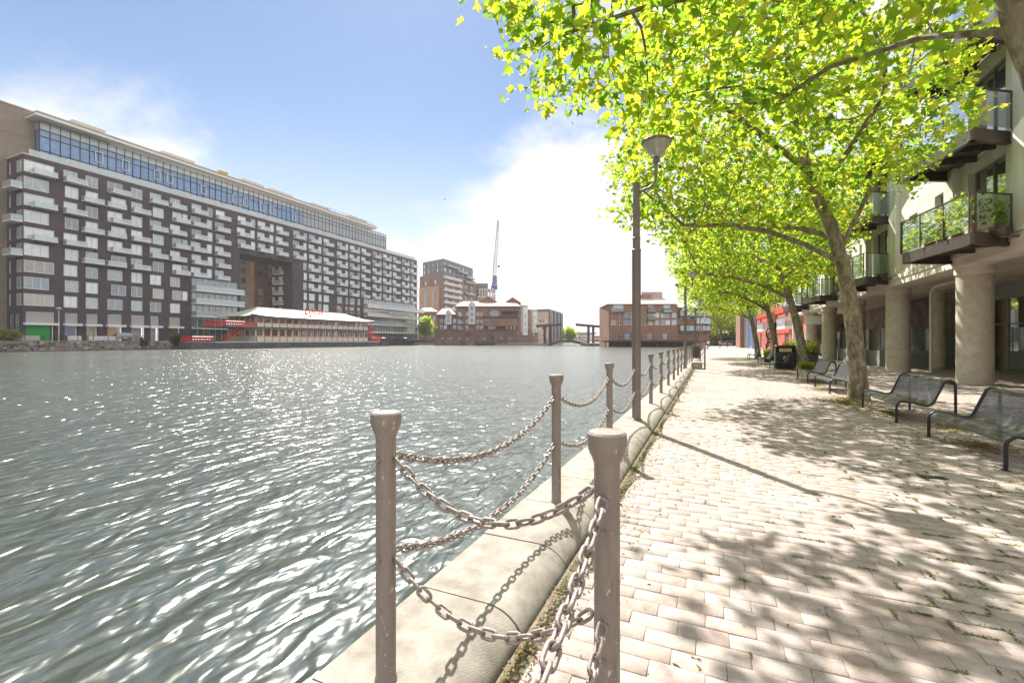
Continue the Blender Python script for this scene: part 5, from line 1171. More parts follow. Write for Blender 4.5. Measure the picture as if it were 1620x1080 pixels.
b.tube([(-106.0,91.7,9.3),(-106.0,100.2,9.3)], .04, 5); b.build('sign_frame', M['dark_metal'], sg)

# ------------------------------------------------------------------ buildings at the head of the dock
cT, sT = math.cos(TH), math.sin(TH)
def at(px, D): return (D*(cT*(px-810)/711-sT), D*(sT*(px-810)/711+cT))        # a bearing and a distance as a ground point
def zat(py, D): return 1.55-(py-539)*D/711
M['bridge_brick'] = brickmat('warehouse_brick', (.30,.125,.075), (.37,.17,.10), (.33,.26,.2)); M['pink_roof'] = pmat('pinkish_roof', (.50,.40,.34), .8, 0, .08, .4); M['slate'] = pmat('slate_roof', (.17,.16,.18), .7, 0, .15, .5)
M['brown_brick'] = brickmat('brown_brick', (.22,.10,.07), (.28,.14,.10), (.25,.2,.17)); M['grey_clad'] = pmat('grey_cladding', (.15,.15,.16), .5, .1, .08, .3)
M['white_clad'] = pmat('white_cladding', (.74,.74,.72), .6, 0, .04, .3); M['dirty_plinth'] = brickmat('plinth_brick', (.20,.10,.07), (.26,.14,.10), (.22,.18,.15), weather=.4)
PMX = [M['pane_mid'], M['pane_dark'], M['pane_curtain']]
def quad_roof(root, c, ze, zr, inset, mat, name='roof'):
    """hipped roof over four ground corners c (ccw), eave ze, ridge zr"""
    c = [Vector((x, y, ze)) for x, y in c]; m1 = (c[0]+c[3])/2; m2 = (c[1]+c[2])/2; d = (m2-m1); a = m1+d*inset; e = m2-d*inset; a.z = e.z = zr
    b = MB(); b.face([c[0],c[1],e,a]); b.face([c[1],c[2],e]); b.face([c[2],c[3],a,e]); b.face([c[3],c[0],a]); b.face([q-Vector((0,0,.05)) for q in c][::-1]); return b.build(name, mat, root)
def block(root, pts, z0, z1, wm, specs, closed_top=True, name='wall', depth=.3):
    """walls round a ground polygon (each side's outside to the right of its direction); specs: side -> (cols, zlist, w, h, frame, panes)"""
    w = MB()
    for i in range(len(pts)):
        f_, l_ = fac_pts(pts[i], pts[(i+1) % len(pts)]); o = []
        for sp in specs.get(i, []): cols, zs, ww, hh, fm, pm = sp; o += win_grid(root, f_, cols(l_) if callable(cols) else cols, zs, ww, hh, 2 if ww > 1.1 else 1, 1, fm, pm, d=-.12, fw=.10)
        wall_mesh(w, f_, 0, l_, z0, z1, o, depth)
    if closed_top: w.face([(x, y, z1) for x, y in pts])
    return w.build(name, wm, root)

# red brick warehouse on the right end of the dock
D = 140; t = thing('brick_building', 'red brick waterside flats with bay balconies on the right end of the dock', 'building', (*at(1040, 146), 0), world=True)
A, B = at(963, D), at(1072, D); B2 = at(1122, D+2); nrm = (-sT, cT); dp = 15
A_, B_, B2_ = [(p[0]+nrm[0]*dp, p[1]+nrm[1]*dp) for p in (A, B, B2)]
zl = [zat(534, D), zat(515, D), zat(503, D), zat(491, D), zat(483.5, D)]
WQ = .6
def cols_a(l): return [l*q for q in (.07,.155,.25,.33,.43,.53,.61,.70,.79,.86,.95)]
block(t, [A, B, B_, A_], WZ-.5, zat(481, D), M['bridge_brick'], {0: [(cols_a, [zl[1]+.2, zl[2]+.1], 1.5, 1.6, M['white_frame'], PMX), ([2.2,5.8,9.3,12.8,17.6], [zl[0]-.6], 1.7, 2.0, M['dark_frame'], PMX)]})
quad_roof(t, [(A[0]-.3,A[1]-.6), (B[0]+.3,B[1]-.6), B_, (A_[0],A_[1])], zat(481, D)+.02, zat(463, D), .22, M['pink_roof'])
b = MB(); c0 = at(1020, D+5); b.prism([at(1015, D+5), at(1048, D+5), at(1048, D+10), at(1015, D+10)], zat(472, D), zat(459, D)); b.build('roof_block', M['pink_roof'], t)
b = MB(); b.prism([at(1012, D+4), at(1030, D+4), at(1030, D+8), at(1012, D+8)], zat(474, D), zat(464, D)); b.build('chimney', M['bridge_brick'], t)
fA, lA = fac_pts(A, B)
for px, lev, wd in ((978, 3, 20), (1030, 2, 13), (1030, 3, 13), (1055, 3, 14)):
    u = (px-963)/109*lA; ww = wd/711*D; balcony(t, fA, u-ww/2, u+ww/2, zl[lev]-.9, 1.1, M['dark_metal'], M['balcony_glass'], M['black_metal'], th=.25, gh=1.0)
    q = MB(); fA.box(q, u-ww*.4, u+ww*.4, .01, .06, zl[lev]-.6, zl[lev]+1.7); q.build('bay_glazing', M['pane_mid'], t)
q = MB(); fA.box(q, .6, 21/109*lA, .01, .7, zl[2]+1.4, zl[3]+.6); q.build('bay_glazing', M['pane_mid'], t)
block(t, [B, B2, B2_, B_], WZ-.5, zat(486, D), M['bridge_brick'], {0: [(lambda l: [l*.12, l*.35], [zl[1]+2.2], 1.2, 1.3, M['white_frame'], PMX)]}, name='wing_wall')
quad_roof(t, [(B[0]+.02,B[1]-.5), B2, B2_, B_], zat(486, D)+.02, zat(472, D), .1, M['pale_slab'], 'wing_roof')
fB, lB = fac_pts(B, B2)
for z0, z1 in ((zat(523, D), zat(515, D)), (zat(500, D), zat(491, D))):
    q = MB(); fB.box(q, .3, lB-.2, .01, 1.0, z0, z1); bw_ = q.build('bay_window', M['pane_mid'], t); q = MB(); fB.box(q, .2, lB-.1, .02, 1.12, z0-.45, z0-.005); fB.box(q, .2, lB-.1, .02, 1.12, z1+.005, z1+.25)
    for k in range(8): u = .3+(lB-.5)*k/7; fB.box(q, u-.06, u+.06, 1.002, 1.06, z0, z1)
    q.build('bay_frame', M['dark_metal'], bw_)
q = MB(); fB.box(q, lB*.55, lB-.2, .02, .9, zat(512, D), zat(502, D)); q.build('bay_window', M['pane_mid'], t)
b = MB(); fA.box(b, -2.5, lA+lB+6, .1, 5.0, zat(541, D-4), zat(538.5, D-4))
pj = thing('jetty', 'dark timber jetty on piles below the red brick waterside flats', 'jetty', (*at(1040, 136), WZ), world=True); b.build('deck', M['dark_metal'], pj); b = MB()
for k in range(16): q = fA.P(-2+k*(lA+lB+7)/15, 0, 4.6); b.tube([(q.x,q.y,-1.2),(q.x,q.y,zat(541,D-4))], .16, 6)
b.build('pile', M['dark_frame'], pj); b = MB()
for k in range(24): q = fA.P(-2+k*(lA+lB+7)/23, 0, 4.8); b.tube([(q.x,q.y,zat(538.5,D-4)),(q.x,q.y,zat(538.5,D-4)+1.1)], .03, 5)
a_, c_ = fA.P(-2,zat(538.5,D-4)+1.1,4.8), fA.P(lA+lB+5,zat(538.5,D-4)+1.1,4.8); b.tube([a_, c_], .03, 5); b.build('railing', M['black_metal'], pj)

# gabled red brick warehouse in the middle
D = 185; t = thing('brick_building', 'gabled red brick dockside warehouse with white bays, middle of the far shore', 'building', (*at(765, 195), 0), world=True)
za, zb = WZ-.5, zat(525, D); P = lambda px, dd=0: at(px, D+dd)
block(t, [P(688,-3), P(818,-3), P(852,14), P(852,30), P(688,30)], za, zb, M['dirty_plinth'], {0: [(lambda l: lin(3, l-3, 9), [zat(537, D)], .9, 1.0, M['dark_frame'], [M['pane_dark']])]}, name='plinth')
b = MB()
fpl, lpl = fac_pts(P(688,-3), P(818,-3)); 
for k in range(40): q = fpl.P(lpl*k/39, zb, -.3); b.tube([q, q+Vector((0,0,1.3))], .03, 4)
for z in (.65, 1.3): b.tube([fpl.P(0,zb+z,-.3), fpl.P(lpl,zb+z,-.3)], .035, 4)
b.build('terrace_railing', M['black_metal'], t)
zs = [zat(521, D), zat(511, D), zat(499.5, D)]
block(t, [P(692,2), P(722,1), P(722,16), P(692,16)], zb, zat(497, D), M['brown_brick'], {0: [(lambda l: [l*.2, l*.42, l*.9], [zs[0], zs[1]], 1.5, 2.0, M['dark_frame'], PMX)]}, name='left_wall')
quad_roof(t, [P(690,1), P(722,.2), P(722,16), P(690,16)], zat(497, D), zat(486, D), .3, M['pink_roof'], 'left_roof')
block(t, [P(722,0), P(822,0), P(822,22), P(722,22)], zb, zat(484.5, D), M['bridge_brick'], {0: [(lambda l: [l*q for q in (.05,.17,.34,.40)], zs, 1.1, 1.6, M['white_frame'], PMX), (lambda l: [l*q for q in (.52,.56,.60,.80,.86,.92)], zs[:2], .9, 1.4, M['white_frame'], PMX)]}, name='main_wall')
quad_roof(t, [P(720,-.8), P(824,-.8), P(824,22), P(720,22)], zat(484.5, D)+.02, zat(473, D), .12, M['pink_roof'], 'main_roof')
for a, e, zt in ((757, 786, 466), (798, 824, 468)):
    b = MB(); p, q = P(a, 8), P(e, 8); m_ = ((p[0]+q[0])/2, (p[1]+q[1])/2); z0, z1, z2 = zat(487, D), zat(zt+9, D), zat(zt, D)
    dd = (nrm[0]*10, nrm[1]*10, 0); b.extrude([(p[0],p[1],z0),(q[0],q[1],z0),(q[0],q[1],z1),(m_[0],m_[1],z2),(p[0],p[1],z1)], dd); g_ = b.build('gable', M['bridge_brick'], t)
    b = MB(); 
    for k, (s0, s1) in enumerate(((p, m_), (m_, q))):
        za_, zb_ = (z1, z2) if k == 0 else (z2, z1); up = .25
        b.extrude([(s0[0]-nrm[0]*.6,s0[1]-nrm[1]*.6,za_+.02),(s1[0]-nrm[0]*.6,s1[1]-nrm[1]*.6,zb_+.02),(s1[0]-nrm[0]*.6,s1[1]-nrm[1]*.6,zb_+up),(s0[0]-nrm[0]*.6,s0[1]-nrm[1]*.6,za_+up)], (nrm[0]*10.5,nrm[1]*10.5,0))
    b.build('gable_roof', M['pink_roof'], g_)
# white oriel bays with gable heads
for px, y0_, y1_, wd, dd in ((709.5, 513, 494, 9, .9), (746.5, 513, 481, 10.5, -.2)):
    p, q = at(px-wd/2, D+dd-1.2), at(px+wd/2, D+dd-1.2); ff, ll = fac_pts(p, q); z0, z1 = zat(y0_, D), zat(y1_, D); b = MB(); o = []
    k = 2 if y1_ > 490 else 3
    for j in range(k): zc_ = z0+.8+(z1-z0-1)*j/k; o.append((ll*.28, ll*.72, zc_, zc_+1.5)); window(t, ff, ll*.28, ll*.72, zc_, zc_+1.5, 1, 1, M['dark_frame'], M['pane_dark'], -.1, .1)
    wall_mesh(b, ff, 0, ll, z0, z1, o, .2); b.face([ff.P(0,z1), ff.P(ll,z1), ff.P(ll/2,z1+1.0)])
    for u in (0, ll): b.face([ff.P(u,z0), ff.P(u,z0,-1.15), ff.P(u,z1,-1.15), ff.P(u,z1)])
    b.face([ff.P(0,z0),ff.P(0,z0,-1.15),ff.P(ll,z0,-1.15),ff.P(ll,z0)]); b.build('oriel_bay', M['white_clad'], t)
    b = MB(); b.face([ff.P(-.2,z1-.1,.2), ff.P(ll/2,z1+1.15,.2), ff.P(ll/2,z1+1.15,-1.5), ff.P(-.2,z1-.1,-1.5)]); b.face([ff.P(ll/2,z1+1.15,.2), ff.P(ll+.2,z1-.1,.2), ff.P(ll+.2,z1-.1,-1.5), ff.P(ll/2,z1+1.15,-1.5)]); b.build('oriel_roof', M['pink_roof'], t)
# iron balconies on the brown part and the arched terrace
f0, l0 = fac_pts(P(722,0), P(822,0))
for z in zs: balcony(t, f0, .6, 3.0, z-.5, .9, M['black_metal'], M['balcony_glass'], M['black_metal'], th=.15)
b = MB(); f0.box(b, l0*.42, l0*.97, .02, 2.4, zat(516, D), zat(503.5, D)); b.build('projecting_block', M['bridge_brick'], t)
b = MB(); f0.box(b, l0*.42, l0*.98, .05, 2.6, zat(503.4, D), zat(501, D)); f0.box(b, l0*.72, l0*.99, .05, 2.0, zat(494, D), zat(492, D)); b.build('terrace', M['dark_metal'], t)
b = MB(); f0.box(b, l0*.54, l0*.66, .01, .08, zat(501, D), zat(498, D)); b.mesh([f0.P(l0*.60+2.2*math.cos(PI*k/12), zat(498, D)+2.0*math.sin(PI*k/12), .05) for k in range(13)], [tuple(range(13))]); b.build('arched_window', M['pane_dark'], t)
# right flank with two tall white bays
q0, q1 = P(822, 0), P(851, 17); ff, ll = fac_pts(q0, q1); w = MB(); o = win_grid(t, ff, [ll*.45, ll*.93], [zs[0]-1, zs[1]-1, zs[2]-1], 1.3, 1.7, 1, 1, M['dark_frame'], PMX, d=-.12, fw=.1)
wall_mesh(w, ff, 0, ll, zb-3.9, zat(487, D), o, .3); w.face([ff.P(0,zat(487,D)), ff.P(ll,zat(487,D)), ff.P(ll,zat(487,D),-12), ff.P(0,zat(487,D),-12)]); w.build('flank_wall', M['bridge_brick'], t)
for u, z1 in ((ll*.06, zat(487, D)+.8), (ll*.60, zat(489, D))):
    b = MB(); ff.box(b, u, u+ll*.22, .02, 1.2, zat(530, D), z1); ob_ = b.build('oriel_bay', M['white_clad'], t); b = MB()
    for z in zs: ff.box(b, u+ll*.05, u+ll*.17, 1.202, 1.24, z-1, z+.8)
    b.build('pane', M['pane_dark'], ob_)
    b = MB(); ff.box(b, u-.2, u+ll*.24, -.2, 1.4, z1+.002, z1+.4); b.build('oriel_roof', M['pink_roof'], t)
# timber landing in front
t = thing('landing_stage', 'dark timber landing stage on piles before the gabled warehouse', 'jetty', (*at(775, 178), WZ), world=True)
b = MB(); ld, ll2 = fac_pts(at(752, 178), at(801, 178)); ld.box(b, 0, ll2, -2.4, 0, .9, 1.15); b.build('deck', M['dark_frame'], t); b = MB()
for k in range(9): q = ld.P(ll2*k/8, 0, -.2); b.tube([(q.x,q.y,-1.2),(q.x,q.y,.9)], .18, 6)
for u in (.3, ll2-.3, ll2*.55): q = ld.P(u, 0, -.1); b.tube([(q.x,q.y,-1.2),(q.x,q.y,4.6)], .22, 6)
b.build('pile', M['dark_frame'], t)

# brown high-rise behind
D = 250; t = thing('apartment_tower', 'brown brick apartment tower with a grey top behind the warehouse', 'building', (*at(705, 262), 0), world=True)
L0, C0, R0 = at(664, D+14), at(699, D), at(753, D+38); Bk = at(720, D+60)
zt1, zt2 = zat(432, D), zat(408, D)
lv = [zat(y, D) for y in (528,518,508,498,488,478,468,458,448,438)]
block(t, [L0, C0, R0, Bk], FQ-2, zt1, M['brown_brick'], {0: [(lambda l: [l*.28, l*.72], [lv[9], lv[8]], 1.3, 2.2, M['white_frame'], PMX), (lambda l: [l*.3, l*.66], [lv[0], lv[2], lv[4], lv[6]], 1.9, 5.2, M['dark_frame'], [M['pane_dark']])], 1: [(lambda l: [l*q for q in (.12,.32,.5,.68,.86)], lv, 2.0, 2.2, M['white_frame'], PMX)]})
fl, ll = fac_pts(L0, C0); b = MB(); fl.box(b, -.02, ll*.9, .02, .4, FQ, lv[8]-1); wq = b.build('buff_front', M['orange_brick'], t); b = MB()
for u in (.25, .58):
    for z0, z1 in ((lv[1], lv[3]), (lv[4], lv[7])): fl.box(b, ll*u, ll*u+2.2, .41, .46, z0, z1)
b.build('tall_window', M['pane_dark'], wq)
fr_, lr = fac_pts(C0, R0)
for z in lv[1:]:
    balcony(t, fr_, lr*.03, lr*.5, z-.4, 1.6, M['white_clad'], M['frosted_glass'], M['white_clad'], th=.3)
    if lv.index(z) % 2: balcony(t, fr_, lr*.62, lr*.93, z-.4, 1.6, M['dark_metal'], M['balcony_glass'], M['dark_metal'], th=.3)
L1, C1, R1 = at(669, D+15), at(702, D+2), at(748, D+37); block(t, [L1, C1, R1, Bk], zt1+.01, zt2, M['grey_clad'], {0: [(lambda l: lin(1.5, l-1.5, 5), [zat(428, D), zat(419, D)], .9, 2.2, M['white_frame'], PMX)], 1: [(lambda l: lin(2, l-2, 7), [zat(428, D), zat(419, D)], 2.0, 2.3, M['dark_frame'], PMX)]}, name='top_storeys')
f1, l1 = fac_pts(C1, R1)
for z, a, e in ((zat(420, D), .05, .35), (zat(424, D), .4, .75), (zat(430, D), .7, .98)): balcony(t, f1, l1*a, l1*e, z, 1.7, M['dark_metal'], M['balcony_glass'], M['dark_metal'], th=.3)
t = thing('brick_annex', 'low red brick house with an arched window beside the apartment tower', 'building', (*at(683, 236), 0), world=True); D = 225
block(t, [at(662, D), at(692, D), at(692, D+16), at(662, D+16)], FQ-2, zat(493, D), M['bridge_brick'], {0: [(lambda l: lin(1.6, l-1.6, 4), [zat(533, D), zat(520, D), zat(508, D)], 1.2, 2.4, M['white_frame'], PMX)]}); quad_roof(t, [at(660, D-1), at(693, D-1), at(693, D+17), at(660, D+17)], zat(493, D)+.02, zat(485, D), .3, M['pink_roof'])

# construction site and crane
D = 300; t = thing('construction_block', 'half built white concrete block below the crane', 'building', (*at(768, 310), 0), world=True); M['con_white'] = pmat('fresh_concrete', (.66,.66,.64), .8, 0, .1, .3)
b = MB()
for k in range(7):
    z = zat(530-12*k, D); pts = [at(745+k*2, D), at(790-k*1.2, D), at(790-k*1.2, D+18), at(745+k*2, D+18)]; b.prism(pts, z, z+.6)
b.build('floor_slab', M['con_white'], t); b = MB()
for k in range(6):
    z0, z1 = zat(530-12*k, D)+.6, zat(530-12*(k+1), D)
    for px in lin(749+k*2, 784-k, 6):
        for dd in (.6, 9, 17): x, y = at(px, D+dd); b.box(x-.4, x+.4, y-.4, y+.4, z0, z1)
b.build('pillar', M['con_white'], t); b = MB(); b.prism([at(750, D+4), at(772, D+4), at(772, D+14), at(750, D+14)], FQ, zat(447, D)); b.build('core', M['grey_clad'], t)
t = thing('tower_crane', 'luffing tower crane with a steep lattice jib and blue base above the site', 'crane', (*at(782, 300), 0), world=True)
M['crane_blue'] = pmat('crane_blue', (.07,.11,.30), .5); M['crane_grey'] = pmat('crane_grey', (.13,.14,.18), .5)
def lattice(b, p, q, w0, w1, n, r):
    p, q = Vector(p), Vector(q); t_ = (q-p).normalized(); a = Vector((cT,sT,0)); a = (a-t_*a.dot(t_)).normalized(); c = t_.cross(a); prev = None
    for i in range(n+1):
        s = i/n; m_ = p.lerp(q, s); w = w0+(w1-w0)*s; ring = [m_+a*w*x+c*w*y for x, y in ((-1,-1),(1,-1),(1,1),(-1,1))]
        for k in range(4): b.tube([ring[k], ring[(k+1)%4]], r*.7, 4)
        if prev:
            for k in range(4): b.tube([prev[k], ring[k]], r, 4); b.tube([prev[k], ring[(k+1)%4]], r*.7, 4)
        prev = ring
D = 306; x0 = at(781, D); x1 = at(788, D-2)
b = MB(); lattice(b, (*x0, 0), (*x0, zat(458, D)), 1.0, 1.0, 18, .16); b.build('mast', M['crane_grey'], t)
b = MB(); lattice(b, (*x0, zat(455, D)), (*x1, zat(350, D)), 1.1, .6, 22, .11); b.build('jib', M['crane_grey'], t)
b = MB(); b.prism([at(777, D-2), at(787, D-2), at(787, D+2), at(777, D+2)], zat(458, D), zat(452, D)); lattice(b, (*at(782.5, D), zat(452, D)), (*at(783.2, D), zat(437, D)), 1.6, .9, 4, .3); b.build('slewing_platform', M['crane_blue'], t)
b = MB(); b.tube([(*x1, zat(350, D)), (*at(789, D), zat(420, D))], .07, 4); b.tube([(*x1, zat(352, D)), (*at(778, D), zat(440, D))], .08, 4); xh = at(789, D); b.prism([(xh[0]+q, xh[1]+w_) for q, w_ in ((-.5,-.5),(.5,-.5),(.5,.5),(-.5,.5))], zat(423, D), zat(420, D)); b.build('hoist_rope', M['dark_metal'], t)

# pale modern block, white house, drawbridge, trees at the far right
D = 228; t = thing('office_block', 'pale stone and glass block between the warehouse and the drawbridge', 'building', (*at(868, 240), 0), world=True)
block(t, [at(846, D), at(868, D-6), at(891, D+26), at(870, D+40)], FQ-2, zat(494, D), pmat('pale_stone', (.55,.42,.33), .8, 0, .06, .4), {0: [(lambda l: lin(1.6, l-1.6, 4), [zat(y, D) for y in (533,522,511)], 1.1, 1.8, M['white_frame'], PMX)], 1: [(lambda l: lin(2.5, l-2.5, 7), [zat(y, D) for y in (533,522,511,502)], 2.1, 2.2, M['white_frame'], PMX)]})
fo1, lo1 = fac_pts(at(868, D-6), at(891, D+26)); b = MB()
for u in (.0, .27, .52, .76): fo1.box(b, lo1*u, lo1*u+lo1*.12, .02, .8, FQ, zat(492, D))
b.build('glazed_bay', M['grey_clad'], t); b = MB(); b.prism([at(846, D+1), at(868, D-4.5), at(888, D+26), at(870, D+38)], zat(494, D)+.02, zat(489.5, D)); b.build('attic', M['slate'], t)
D = 290; t = thing('white_house', 'low white house seen between the drawbridge portals', 'building', (*at(919, 296), 0), world=True); block(t, [at(907, D), at(930, D), at(930, D+14), at(907, D+14)], FQ-2, zat(525, D), M['white_clad'], {0: [(lambda l: lin(1.2, l-1.2, 6), [zat(535, D), zat(530, D)], 1.0, 1.3, M['dark_frame'], PMX)]}); quad_roof(t, [at(906, D-.6), at(931, D-.6), at(931, D+15), at(906, D+15)], zat(525, D)+.02, zat(520, D), .3, M['pink_roof'])
t = thing('red_house', 'low reddish house right of the drawbridge', 'building', (*at(950, 276), 0), world=True); D = 270; block(t, [at(938, D), at(966, D), at(966, D+14), at(938, D+14)], FQ-2, zat(531, D), M['brown_brick'], {0: [(lambda l: lin(1.6, l-1.6, 5), [zat(537, D)], 1.1, 1.2, M['white_frame'], PMX)]}); quad_roof(t, [at(937, D-.6), at(967, D-.6), at(967, D+15), at(937, D+15)], zat(531, D)+.02, zat(526, D), .3, M['pink_roof'])
for px, D, h, r, w in ((673.5, 205, 11.5, 3.1, 'bright green tree on the quay left of the gabled warehouse'), (900, 262, 8.5, 4.0, 'rounded green tree beyond the drawbridge'), (886, 255, 7.0, 2.4, 'small green tree before the pale block'), (692, 218, 7.5, 1.3, 'slim tree partly hidden behind the gabled warehouse')):
    far_tree('tree', w, 'tree', (*at(px, D), .8), h, r, 30, .7, h*.22, int(px), M['leaf'], n=80)
M['bridge_iron'] = pmat('bridge_iron', (.10,.075,.072), .6, .1, .2, .6)
br_ = thing('drawbridge', 'dark steel double drawbridge with two portal frames and overhead beams', 'bridge', (*at(897, 172), 0), world=True); D = 172
for (p1, p2, bm) in (((862, 871), (848, 888.5), (515.5, 513)), ((931, 938.5), (911, 953), (513, 516.5))):
    b = MB()
    for dd in (0, 7):
        for px in p1: x, y = at(px, D+dd); b.prism([(x-.42,y-.4),(x+.42,y-.4),(x+.42,y+.4),(x-.42,y+.4)], -.5, zat(514.5, D))
    b.build('portal_frame', M['bridge_iron'], br_)
    for dd in (0, 7):
        b = MB(); a, c = at(p2[0], D+dd), at(p2[1], D+dd); za_, zc_ = zat(bm[0], D), zat(bm[1], D); b.extrude([(a[0],a[1],za_-.35),(c[0],c[1],zc_-.35),(c[0],c[1],zc_+.4),(a[0],a[1],za_+.4)], (nrm[0]*.7,nrm[1]*.7,0)); b.build('balance_beam', M['bridge_iron'], br_)
    b = MB()
    for px in (p2[0]+1, p2[1]-1): a, c = at(px, D), at(px, D+7.7); zz_ = zat(bm[0] if px < (p2[0]+p2[1])/2 else bm[1], D); b.tube([(a[0],a[1],zz_), (c[0],c[1],zz_)], .35, 6)
    b.build('cross_beam', M['bridge_iron'], br_)
b = MB()
for dd in (0, 7.5):
    pts = []
    for k in range(17): px = 866+(928-866)*k/16; x, y = at(px, D+dd); pts.append((x, y, zat(545, D)+ (zat(537.5, D)-zat(545, D))*math.sin(PI*k/16)**.8))
    low_ = [(x, y, z-.6-.5*abs(k-8)/8) for k, (x, y, z) in enumerate(pts)]
    b.extrude(pts+low_[::-1], (nrm[0]*.4, nrm[1]*.4, 0))
    for k in range(17): x, y, z = pts[k]; b.tube([(x,y,z),(x,y,z+1.2)], .06, 4)
    b.tube([(x,y,z+1.2) for x,y,z in pts], .07, 5)
b.build('arched_deck', M['bridge_iron'], br_)
b = MB(); n_ = 16
for k in range(n_):
    px0, px1 = 866+62*k/n_, 866+62*(k+1)/n_; z0, z1 = [zat(545, D)+(zat(537.5, D)-zat(545, D))*math.sin(PI*q/n_)**.8 for q in (k, k+1)]
    a, c, a2, c2 = at(px0, D+.5), at(px1, D+.5), at(px0, D+7.4), at(px1, D+7.4); b.face([(a[0],a[1],z0),(c[0],c[1],z1),(c2[0],c2[1],z1),(a2[0],a2[1],z0)])
b.build('roadway', M['tarmac'], br_)
# quay strips at the head of the dock
b = MB(); b.prism([at(560, 206), at(688, 192), at(865, 176), at(865, 420), at(300, 420)], -2, .9); b.prism([at(690, 187), at(866, 171), at(866, 175.9), at(690, 191.8)], -2, .45); struct('dock_head_quay', b, M['coping'])
b = MB(); b.prism([at(929, 170), at(1200, 148), at(1300, 420), at(929, 420)], -2, .75); struct('dock_end_quay', b, M['coping'])
t = thing('timber_landing', 'low tan timber landing at the foot of the right bridge portal', 'jetty', (*at(940, 166), WZ), world=True); b = MB(); b.prism([at(918, 164), at(966, 160), at(966, 169), at(918, 172)], .1, .5); b.build('deck', pmat('tan_timber', (.36,.25,.13), .8, 0, .2, .8), t); b = MB()
for px in lin(919, 965, 10): x, y = at(px, 164.5-(px-918)*.08); b.tube([(x,y,-1),(x,y,.8)], .15, 6)
b.build('pile', M['dark_frame'], t)
# distant low skyline to close the horizon
for i, (px0, px1, yt, D, mm) in enumerate(((850, 900, 523, 520, 'pale_slab'), (896, 935, 528, 540, 'brown_brick'), (925, 975, 529, 500, 'pale_slab'), (1085, 1128, 512, 300, 'pale_slab'), (640, 700, 520, 420, 'brown_brick'))):
    t = thing('distant_building', ['pale distant block behind the pale modern block', 'brown distant block behind the white house', 'pale distant block behind the low reddish house', 'pale distant block behind the waterside flats', 'brown distant block far behind the apartment tower'][i], 'building', (*at((px0+px1)/2, D+8), 0), world=True)
    block(t, [at(px0, D), at(px1, D), at(px1, D+16), at(px0, D+16)], -2, zat(yt, D), M[mm], {0: [(lambda l: lin(3, l-3, 7), [zat(yt, D)-3.2], 1.8, 1.8, M['white_frame'], PMX)]}); b = MB(); b.prism([at(px0+8, D+3), at(px1-12, D+3), at(px1-12, D+9), at(px0+8, D+9)], zat(yt, D)+.01, zat(yt, D)+2.2); b.build('roof_block', M['grey_clad'], t)
# trees and wall closing the promenade
for px, D, h, r, w in ((1139, 146, 17, 6.0, 'large pale green tree closing the promenade'), (1122, 158, 15, 4.5, 'green tree behind the waterside flats at the end of the promenade'), (1158, 152, 14, 4.5, 'green tree left of the red brick tower')):
    far_tree('tree', w, 'tree', (*at(px, D), 0), h, r, 40, .42, h*.2, int(px)+5, M['leaf_yellow'], n=110)
t = thing('brick_wall', 'red brick wall with dark planting at the end of the promenade', 'wall', (*at(1140, 156), 0), world=True); ff, ll = fac_pts(at(1118, 160), at(1175, 160)); b = MB(); ff.box(b, 0, ll, -.4, 0, -.1, 4.2); b.build('wall', M['red_brick'], t); b = MB(); ff.box(b, -.1, ll+.1, -.5, .1, 4.201, 4.35); b.build('coping', M['coping'], t)
far_tree('hedge', 'dark hedge along the brick wall end of the promenade', 'hedge', (*at(1150, 150), 0), 3.2, 4.0, 40, .5, 0, 91, M['leaf_dark'], trunk=False, n=60)
car('pale car parked under the trees at the end of the promenade', (*at(1146, 138), 0), TH+.2, car_paint('pale_paint', (.55,.56,.6)), group=None)
